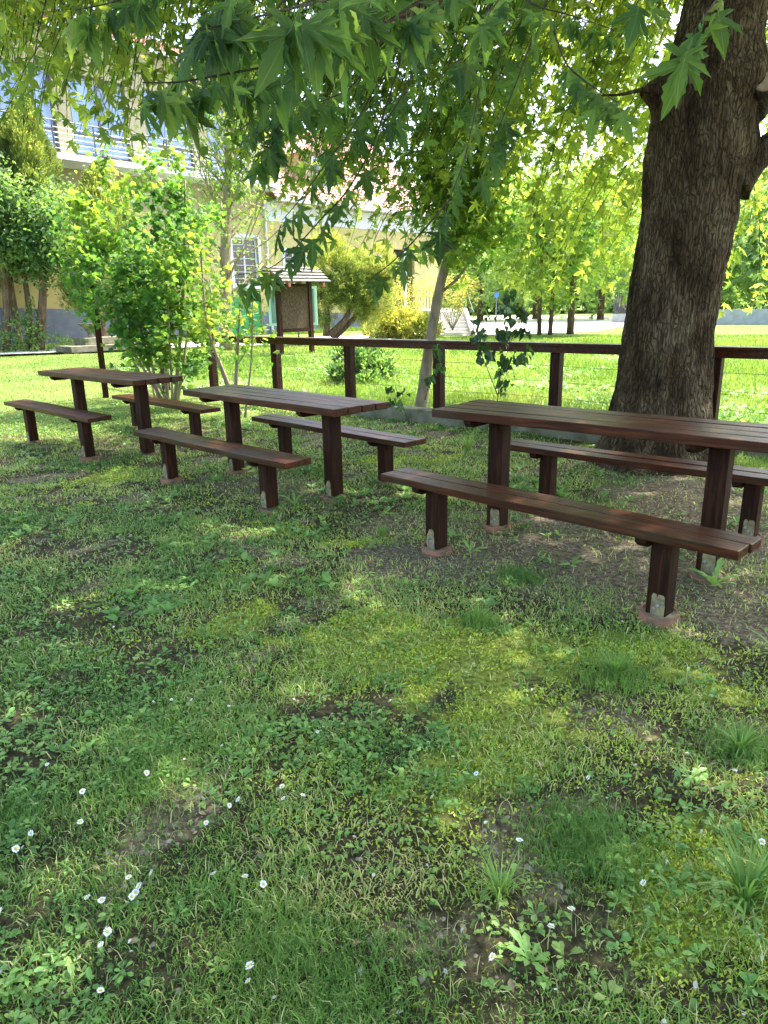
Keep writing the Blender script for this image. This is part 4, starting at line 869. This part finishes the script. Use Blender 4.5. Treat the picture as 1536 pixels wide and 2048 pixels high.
# left dark trees
for (xb, yb, xt, yt, Yd, rr, lab, n_, tn_) in [(14, 706, -12, 400, 25.5, .15, 'leftmost thin trunked tree in front of the blue grey plinth', 2600, .55), (60, 702, 30, 450, 26, .14, 'dark leaning trunk tree with ivy beside the blue grey plinth, second from the left', 2600, .5), (78, 698, 84, 450, 25.7, .19, 'straight trunked tree beside the blue grey plinth, third from the left', 3600, .55)]:
    tr_ = [(px_path((xb, yb, Yd), (xb+(xt-xb)*.3+6, yb-(yb-yt)*.4, Yd), (xt, yt, Yd)), rr, rr*.45, .62)]
    woody(at(xb, yb, Yd)*[1, 1, 0], tr_, 'leafy_tree', lab, 'tree', M_brown, M_broad, OVAL, .15, int(n_*1.9), tn_, nsub=16, sub_len=1.7, spread=.7, upl=.55, group='trees in front of the left of the house')
def cone_tree(name, base_px, top_px, Y, Rm, n, lab, cat, tn, mat=M_thuja, size=.3, skew=0, z0=.15, lump=.75, trunk=True, tp=SPRIG, grp=None):
    b = at(*base_px, Y)*[1, 1, 0]; tz_ = at(*top_px, Y)[2]; tx = at(*top_px, Y)[0]; e = empty(name, b, label=lab, cat=cat, group=grp)
    if trunk: m = MB(); m.tube([(0, 0, 0), (0, 0, tz_*.5), ((tx-b[0])*.9, 0, tz_*.9)], [.14, .10, .03], 8); m.build('trunk', M_brown, e)
    h = rng.random(n)**.8; a = rng.random(n)*2*np.pi; r = Rm*np.clip(1.15*(1-h)**.65, .04, 1)*(1-.35*np.exp(-h*14)); lmp = fbm(np.cos(a)*1.7+5, np.sin(a)*1.7+5, h*7, 310, 2)
    r = r*(1-lump+2*lump*lmp)*(.35+.65*rng.random(n)**.6); p = np.column_stack([r*np.cos(a)+(tx-b[0])*h, r*np.sin(a), z0*tz_+h*tz_*(1-z0)])
    D = nrm(np.column_stack([np.cos(a), np.sin(a), a*0+1.1])+rng.normal(size=(n, 3))*.35)
    m = MB(); leaves(m, tp, p, D, rdir(n), size*(.6+.8*rng.random(n)), np.clip(tn+(lmp-.5)*1.1+.2*rng.normal(size=n), 0, 1)); m.build('crown', mat, e); return e
cone_tree('cypress_tree', (40, 690), (52, 205), 27.2, 1.75, 42000, 'tall olive yellow cypress in front of the balcony', 'tree', .28, size=.17, z0=.32)
cone_tree('cypress_tree', (-60, 690), (-35, 330), 27.0, 1.6, 22000, 'olive cypress cut off by the left edge of the picture', 'tree', .35, size=.17, z0=.3)
cone_tree('cypress_tree', (210, 690), (200, 330), 27.2, 1.6, 20000, 'brownish green cypress mostly hidden behind the maple bush', 'tree', .3, size=.17, z0=.2)
# thuja with leaning dark trunks by the boards
def clump(name, label, cat, blobs, trunks, mat, tp, size, n, tn, loc, tmat=M_brown, outd=1.):
    e = empty(name, loc, label=label, cat=cat); loc = np.asarray(loc, float)
    for pa, r0, r1 in trunks: m = MB(); m.tube(np.asarray(pa)-loc, np.linspace(r0, r1, len(pa)), 8, wob=.15); m.build('trunk', tmat, e, smooth=True)
    m = MB(); vol = np.array([b_[3]*b_[4] for b_ in blobs], float); vol /= vol.sum()
    for (px, py, Y, rx, rz_, *tt2), f in zip(blobs, vol):
        k = int(n*f); c = at(px, py, Y); d = rdir(k); lm_ = fbm(d[:, 0]*3.2+c[0], d[:, 1]*3.2+3, d[:, 2]*3.2+c[2], 320, 3); r = (.35+.65*rng.random(k)**.6)*(.35+1.25*lm_)
        p = c+d*r[:, None]*[rx, rx*.85, rz_]; p[:, 2] = np.maximum(p[:, 2], .02); kk = fbm(p[:, 0]*2.6, p[:, 1]*2.6, p[:, 2]*2.6, 325, 2) > .43; p, d, lm_ = p[kk], d[kk], lm_[kk]; k = len(p); D = nrm(d*outd+[0, 0, .5]+rng.normal(size=(k, 3))*.35)
        leaves(m, tp, p-loc, D, rdir(k), size*(.6+.8*rng.random(k)), np.clip((tt2[0] if tt2 else tn)+(lm_-.5)*.9+.18*rng.normal(size=k), 0, 1))
    m.build('crown', mat, e); return e
Yt = 28.5
clump('thuja_shrub', 'thuja shrub with leaning dark stems just right of the notice board', 'shrub', [(668, 545, Yt, 1.1, 1.1, .55), (640, 600, Yt, .7, 1.1, .3), (700, 570, Yt, .9, 1.0, .3), (655, 505, Yt, .7, .7, .8), (636, 590, Yt-.5, .35, .5, .9)],
      [(px_path((652, 672, Yt), (656, 630, Yt), (640, 560, Yt)), .14, .05), (px_path((660, 672, Yt), (690, 640, Yt), (715, 590, Yt)), .16, .06)], M_thuja, SPRIG, .14, 26000, .38, at(655, 672, Yt)*[1, 1, 0])
clump('thuja_shrub', 'rounded golden thuja between the notice board and the variegated hedge', 'shrub', [(735, 575, 29, 1.15, 1.25, .65), (755, 540, 29, .7, .9, .8), (715, 600, 29, .7, .8, .5)],
      [(px_path((668, 675, 29), (705, 640, 29), (735, 600, 29)), .13, .06)], M_thuja, SPRIG, .14, 22000, .5, at(670, 675, 29)*[1, 1, 0])
clump('variegated_hedge', 'low clipped hedge of yellow and green leaves beside the entrance stairs', 'hedge', [(762, 654, 30, .75, .62, .5), (795, 652, 30, .8, .66, .65), (828, 654, 29.6, .8, .66, .6), (852, 658, 29.2, .6, .6, .45)], [], M_yellow, OVAL, .13, 9000, .28, at(800, 676, 30)*[1, 1, 0])
clump('field_bush', 'dense dark green bush in the sunny field behind the railing', 'bush', [(735, 722, 13.3, .42, .33), (700, 715, 13.6, .32, .25), (765, 745, 13.0, .36, .28, .5), (690, 745, 13, .3, .22), (735, 765, 12.6, .3, .2, .5)], [], M_broad, OVAL, .075, 6500, .25, at(730, 775, 13)*[1, 1, 0])
for nm_, lb_, px_, Y_, rr_ in (('flowering_shrub', 'twiggy yellow orange shrub in front of the entrance door', 812, 31, .9), ('flowering_shrub', 'fan shaped yellow shrub standing right of the slender tree trunk', 905, 29.5, 1.25)):
    tr_ = [([at(px_, 660, Y_), at(px_+dx*.5, 620, Y_+dy), at(px_+dx, 560+abs(dx)*.3, Y_+dy*1.5)], .02, .006, .3) for dx, dy in ((-45, 0), (-25, .5), (-8, -.4), (8, .4), (25, -.3), (42, .2), (-35, -.4), (34, .5))]
    woody(at(px_, 668, Y_)*[1, 1, 0], tr_, nm_, lb_, 'shrub', M_pale, M_yellow, QUAD, .10, int(1500*rr_), .7, nsub=7, sub_len=.6*rr_, spread=.25, group='yellow shrubs near the entrance')
# slender leaning tree in front of the railing's middle
Ys = 9.3
sl = [(px_path((838, 842, Ys), (852, 740, Ys), (866, 650, Ys), (880, 570, Ys), (900, 500, Ys), (925, 440, Ys), (945, 380, Ys+.1), (958, 320, Ys+.2), (975, 230, Ys+.3)), .085, .03, .52),
      (px_path((893, 505, Ys), (886, 440, Ys), (888, 380, Ys), (893, 300, Ys)), .045, .02, .2), (px_path((886, 582, Ys), (915, 558, Ys), (945, 515, Ys), (975, 480, Ys+.2)), .022, .010, .5)]
woody(at(838, 842, Ys)*[1, 1, 0], sl, 'slender_tree', 'slender leaning pale trunk tree forking above the railing, left of the big trunk', 'tree', M_pale, M_maple, PL_LO, .10, 2600, .6, nsub=9, sub_len=.9, spread=.35, ns=12)
# dark heart leaved saplings against the field
Yh = 6.6
hs = [([G(985, 880), at(1000, 760, Yh), at(1010, 650, Yh), at(1015, 600, Yh)], .006, .002, .25), ([at(1002, 740, Yh), at(1030, 660, Yh), at(1060, 610, Yh)], .004, .0015, .2), ([at(995, 790, Yh), at(960, 700, Yh), at(940, 640, Yh)], .004, .0015, .3), ([at(1000, 770, Yh), at(1020, 740, Yh), at(1045, 700, Yh)], .003, .0012, .2)]
hb = woody(G(985, 880), hs, 'lilac_sapling', 'thin dark sapling with drooping heart shaped leaves in front of the railing', 'sapling', M_twig, M_dark, HEART, .062, 210, .35, nsub=5, sub_len=.22, spread=.05, droop=.5)
hs = [([at(850, 800, 7.7), at(865, 740, 7.6), at(868, 700, 7.6)], .004, .0015, .3), ([G(820, 850)*[1, 1, 0]+[.0, -.0, 0], at(800, 800, 7.6), at(790, 770, 7.6)], .004, .0015, .3)]
woody(G(830, 855), hs, 'lilac_sapling', 'small dark leaved climber against the slender tree and railing post', 'sapling', M_twig, M_dark, HEART, .06, 70, .35, nsub=4, sub_len=.2, spread=.05, droop=.5)

# ---- trees beyond the field
def bigtree(b, h, Rm, lab, n, tn, lmat=M_maple, tr=.16, size=.22, tp=PL_LO, trunks=1, lo=.25, group=None, mat=M_brown, name='broadleaf_tree', seed=0):
    b = np.asarray(b, float)*[1, 1, 0]; e = empty(name, b, label=lab, cat='tree', group=group)
    for k in range(trunks): m = MB(); dx = (k-(trunks-1)/2)*.45; m.tube([(dx, 0, 0), (dx*1.2, 0, h*.3), (dx*1.5+.1, 0, h*.75)], [tr, tr*.75, tr*.25], 8, wob=.1); m.build('trunk', mat, e, smooth=True)
    m = MB()
    for k in range(9):
        a = rng.random()*6.28; z_ = h*(lo+.1+.5*rng.random()); m.tube([(0, 0, z_*.85), (math.cos(a)*Rm*.4, math.sin(a)*Rm*.4, z_+.25), (math.cos(a)*Rm*.8, math.sin(a)*Rm*.8, z_+.5)], [tr*.4, tr*.22, tr*.08], 5, cap=False)
    m.build('branches', mat, e)
    d = rdir(n); lm_ = fbm(d[:, 0]*2.2+seed, d[:, 1]*2.2+4, d[:, 2]*2.2, 330+seed, 2); r = rng.random(n)**.45*(.55+.75*lm_)*1.15
    p = np.column_stack([d[:, 0]*Rm*r, d[:, 1]*Rm*r, h*(lo+1)/2+d[:, 2]*h*(1-lo)/2*r]); g_ = fbm(p[:, 0]*.8, p[:, 1]*.8, p[:, 2]*.8, 340+seed, 2); p = p[g_ > .42]; g_ = g_[g_ > .42]; n = len(p)
    m = MB(); leaves(m, tp, p, nrm(rdir(n)*[1, 1, .6]+[0, 0, -.4]), nrm(rdir(n)*.7+[0, 0, .8]), size*(.6+.8*rng.random(n)), np.clip(tn+(g_-.55)*2+.15*rng.normal(size=n), 0, 1)); m.build('crown', lmat, e); return e
bigtree(G(1089, 670), 6.2, 2.3, 'young yellow green tree on two thin trunks at the edge of the pale yard', 5200, .75, tr=.10, trunks=2, size=.20, group='young trees at the edge of the yard', seed=1)
bigtree(G(1140, 668), 6.6, 2.4, 'yellow green tree with one dark trunk at the edge of the pale yard', 5200, .7, tr=.16, size=.20, group='young trees at the edge of the yard', seed=2)
for k, (px, Y, h, Rm, tn, lab) in enumerate([(960, 52, 9, 4, .35, 'round green tree beyond the yard, behind the yellow shrub'), (1070, 56, 12, 5, .4, 'tall green tree beyond the yard, behind the two thin trunks'), (1200, 50, 10, 4.2, .3, 'dark green tree beyond the yard, left of the big trunk'),
                                           (1440, 46, 9.5, 4.0, .35, 'soft green tree beyond the field, right of the big trunk'), (1560, 42, 9, 4, .3, 'large green tree at the right edge beyond the field'), (1300, 58, 13, 5, .35, 'tall green tree mostly hidden behind the big trunk'),
                                           (860, 60, 11, 4.5, .45, 'green tree rising behind the end of the house'), (1700, 40, 9, 4, .35, 'green tree off to the far right beyond the field')]):
    bigtree(at(px, 640, Y), h, Rm, lab, 5200, tn, lmat=M_far, size=.38, tr=.25, group='trees beyond the field', seed=5+k, lo=.1)
# far wood as one mass
m = MB(); n = 30000; a = np.radians(-8+66*rng.random(n)); r = 78+26*rng.random(n); zt_ = 9+5*fbm(a*14, 0, s=400); z_ = zt_*rng.random(n)**.7
p = np.column_stack([r*np.sin(a), r*np.cos(a), z_]); leaves(m, PL_LO, p, rdir(n), nrm(rdir(n)+[0, -.6, .3]), 1.0+.7*rng.random(n), np.clip(.45+.2*rng.normal(size=n), 0, 1)); tag(m.build('distant_wood', M_far), kind='stuff')
# grey wall and dark fence beyond the yard
def run(name, p0, p1, h, t_, mat, lab, cat):
    m = MB(); p0 = np.array(p0[:2]); p1 = np.array(p1[:2]); d = nrm(p1-p0); nn_ = np.array([-d[1], d[0]])*t_/2
    q = lambda p, s, z: (*(p+nn_*s), z); m.hexa([q(p0, -1, 0), q(p1, -1, 0), q(p1, 1, 0), q(p0, 1, 0), q(p0, -1, h), q(p1, -1, h), q(p1, 1, h), q(p0, 1, h)]); return tag(m.build(name, mat), lab, cat)
run('grey_wall', at(1415, 630, 38), at(1640, 640, 36), .75, .25, M_wall, 'low grey wall beyond the field, right of the big trunk', 'wall')
p0 = at(1225, 630, 44); p1 = at(1350, 632, 40); fe = empty('metal_fence', (*p0[:2], 0), math.atan2((p1-p0)[1], (p1-p0)[0]), label='dark slatted fence beyond the pale yard, left of the big trunk', cat='fence'); Lf = np.linalg.norm((p1-p0)[:2]); m = MB(); m.box((0, 0, 0), (Lf, .15, .5)); m.build('base_wall', M_wall, fe)
m = MB()
for xx in np.arange(0, Lf, .16): m.box((xx, .05, .501), (xx+.09, .08, 1.7))
m.build('slats', M_dframe, fe)
g = at(993, 590, 40); m = MB(); m.tube([(g[0], g[1], 0), (g[0], g[1], g[2]+.2)], .04, 6)
sg = empty('road_sign', (g[0], g[1], 0), label='small blue round sign far off, beyond the yellow shrub', cat='sign'); m = MB(); m.tube([(0, 0, 0), (0, 0, g[2]+.1)], .035, 6); m.build('pole', M_steel, sg); m = MB(); m.tube([(0, -.07, g[2]), (0, -.04, g[2])], .13, 16); m.build('sign_plate', M_plast, sg)
# verge in front of the house
clump('ivy_undergrowth', 'light leaved ivy growing at the foot of the left trees', 'plant', [(40, 665, 25.3, .8, .7), (100, 690, 25.5, .9, .35), (68, 640, 25.6, .3, .8), (15, 690, 25, .8, .5)], [], M_broad, OVAL, .11, 1800, .6, at(60, 700, 25.5)*[1, 1, 0])
m = MB(); n = 16000; s = rng.random(n)*30-3; off = -.15-1.5*rng.random(n); q = FP[None]+fd*s[:, None]-fn_*off[:, None]; kp = ~((s > 10) & (s < 12.9)); q = q[kp]; n = len(q)
blades(m, q[:, 0], q[:, 1], .1+.28*rng.random(n)**2, .02+0*q[:, 0], .3+.6*rng.random(n), np.clip(.3+.2*rng.normal(size=n), 0, 1), rng.random(n)); tag(m.build('verge_grass', M_field), kind='stuff')

# ================================================================== SMALL PLANTS
def tuft(px, py, n, h, wd, lab, tn=.3, lean=.8, r=.02, name='grass_tuft', cat='grass tuft'):
    g = G(px, py); m = MB()
    a = rng.random(n)*2*np.pi; ln = lean*(.35+.65*rng.random(n)); hh = h*(.5+.6*rng.random(n)); D = np.column_stack([np.cos(a), np.sin(a), a*0]); S = np.column_stack([-np.sin(a), np.cos(a), a*0]); P0 = D*r*rng.random((n, 1)); up = np.array([0, 0, 1.])
    K = 6; V = []; tt_ = np.linspace(0, 1, K)
    for k, t_ in enumerate(tt_): c = P0+up*(hh*(t_-.62*ln*t_*t_))[:, None]+D*(hh*ln*.9*t_**1.6)[:, None]; w__ = wd*(1-t_**2)+.0003; V += [c-S*w__/2, c+S*w__/2]
    V = np.stack(V, 1); b = (np.arange(n)*2*K)[:, None]; Q = np.concatenate([np.stack([b[:, 0]+2*k, b[:, 0]+2*k+1, b[:, 0]+2*k+3, b[:, 0]+2*k+2], 1) for k in range(K-1)])
    m.add(V.reshape(-1, 3), quads=Q, col=np.repeat(np.column_stack([np.clip(tn+.12*rng.normal(size=n), 0, 1), rng.random(n), a*0]), 2*K, 0)); o = m.build(name, M_grass, loc=(g[0], g[1], float(gz(g[0], g[1])))); return tag(o, lab, cat, group='loose grass tufts in the turf')
tuft(960, 1240, 110, .14, .003, 'upright grass tuft in the moss below the nearest bench')
tuft(1230, 1345, 120, .17, .004, 'spreading grass tuft below the nearest bench right leg', .15)
tuft(1490, 1810, 70, .24, .007, 'broad bladed grass tuft at the lower right edge', .2, 1.0)
tuft(1540, 1790, 40, .22, .006, 'grass tuft cut by the right edge of the picture', .3, 1.0)
tuft(765, 1075, 80, .12, .003, 'small grass tuft left of the nearest bench left leg', .2)
tuft(1480, 1500, 90, .14, .004, 'grass tuft at the right edge in the middle of the turf', .2, 1.)
tuft(300, 900+130, 1, .01, .001, 'x') if False else None
tuft(935, 905, 130, .28, .005, 'tall grass tuft at the kerb between the middle and nearest tables', .4)
tuft(1000, 1790, 60, .15, .003, 'thin bladed tuft at the bottom centre of the picture', .35, 1.)
tuft(620, 1190, 60, .09, .003, 'small tuft on the bare soil between the benches', .3, 1.)
tuft(1560, 1330, 60, .22, .005, 'grass tuft beside the bench leg at the right edge', .3, 1.)
for px, py, n, L, lab in ((1428, 1172, 11, .15, 'dandelion like rosette with long leaves beside the nearest bench right leg'), (940, 1105, 6, .10, 'single pale green weed standing on bare soil under the nearest bench'), (590, 1010, 7, .13, 'upright weed beside the middle front bench right foot'),
                          (1060, 1925, 9, .06, 'small rosette of rounded leaves at the bottom right of centre'), (1380, 1560, 8, .05, 'rounded leaf rosette right of the dark fine grass')):
    g = G(px, py); m = MB(); a = np.linspace(0, 6.28, n, endpoint=False)+rng.random(n)*.4; el = .5+.6*rng.random(n)
    D = np.column_stack([np.cos(a)*np.cos(el), np.sin(a)*np.cos(el), np.sin(el)]); leaves(m, fan([(0, 0), (.05, .2), (.035, .3), (.09, .5), (.07, .6), (.11, .8), (0, 1)], (0, .55), True, lambda x, y: .3*y-.6*y*y+.3*np.abs(x)), D*.005, D, nrm(np.column_stack([-D[:, 0], -D[:, 1], .8+0*a])), L*(.6+.6*rng.random(n)), .55, .7, 1.0 if L > .1 else 1.4)
    tag(m.build('weed_plant', M_weed, loc=(g[0], g[1], float(gz(g[0], g[1])))), lab, 'weed')
# daisies
def daisy(R_=.0074):
    e = empty('daisy', (0, 0, 0)); H_ = .05
    m = MB(); n = 17; a = np.linspace(0, 2*np.pi, n, endpoint=False)+rng.random(n)*.2; D = np.column_stack([np.cos(a), np.sin(a), a*0+.1+.35*rng.random(n)]); leaves(m, SPOON, np.tile([0, 0, H_], (n, 1))+D*R_*.2, D, np.tile([0, 0, 1.], (n, 1)), R_*(.85+.3*rng.random(n)), .5, .5, .85); pe = m.build('petals', M_petal, e)
    m = MB(); m.tube([(0, 0, H_-.0005), (0, 0, H_+.0022), (0, 0, H_+.0032)], [R_*.36, R_*.33, R_*.12], 10); m.build('flower_centre', M_yc, e)
    m = MB(); m.tube([(.006, .004, -.005), (.003, .002, .02), (0, 0, H_)], .0008, 4); m.build('stem', M_weed, e); return e
proto = daisy(); first = True
DZ = {'lower left': [(262, 1745), (268, 1752), (268, 1770), (330, 1730), (305, 1762), (437, 1757), (204, 1803), (189, 1802), (222, 1817), (224, 1824), (186, 1856), (221, 1879), (190, 1897), (80, 1950), (191, 1971), (32, 1806), (486, 1762), (516, 1742), (75, 1645), (27, 1688), (157, 1650), (555, 2040), (509, 1931), (518, 1956), (203, 2030)],
      'middle left': [(97, 1527), (172, 1572), (344, 1504), (369, 1506), (456, 1485), (456, 1526), (278, 1537), (442, 1591), (500, 1593), (585, 1590), (591, 1592), (637, 1443), (637, 1444), (240, 1358), (298, 1384), (336, 1386), (391, 1391), (399, 1425), (450, 1405), (443, 1352), (232, 1252), (418, 1632), (573, 1574), (838, 1298), (456, 1350)],
      'right': [(979, 1673), (1038, 1692), (1097, 1859), (1013, 1910), (1222, 1827), (1143, 1828), (1530, 1675), (908, 1504), (965, 1530), (1200, 1545), (1378, 1497), (1316, 1762)]}
for zone, L in DZ.items():
    for (px, py) in L:
        o = proto if first else copy_tree(proto); first = False
        g = G(px, py, .045); near_big = g[1] < 1.9; o.location = (g[0], g[1], float(gz(g[0], g[1]))); o.scale = (1, 1, .8+.3*rng.random()) if 0 else ((.85+.3*rng.random(),)*3 if near_big else (.5+.3*rng.random(),)*3)
        o.rotation_euler = (rng.normal()*.45, rng.normal()*.45, rng.random()*6)
        tag(o, {'lower left': 'small white daisy with yellow centre among the weeds at the lower left', 'middle left': 'small white daisy in the left and middle of the shaded turf', 'right': 'small white daisy in the mossy right half of the turf'}[zone], 'daisy', {'lower left': 'daisies at the lower left', 'middle left': 'daisies in the left and middle turf', 'right': 'daisies in the right half of the turf'}[zone])
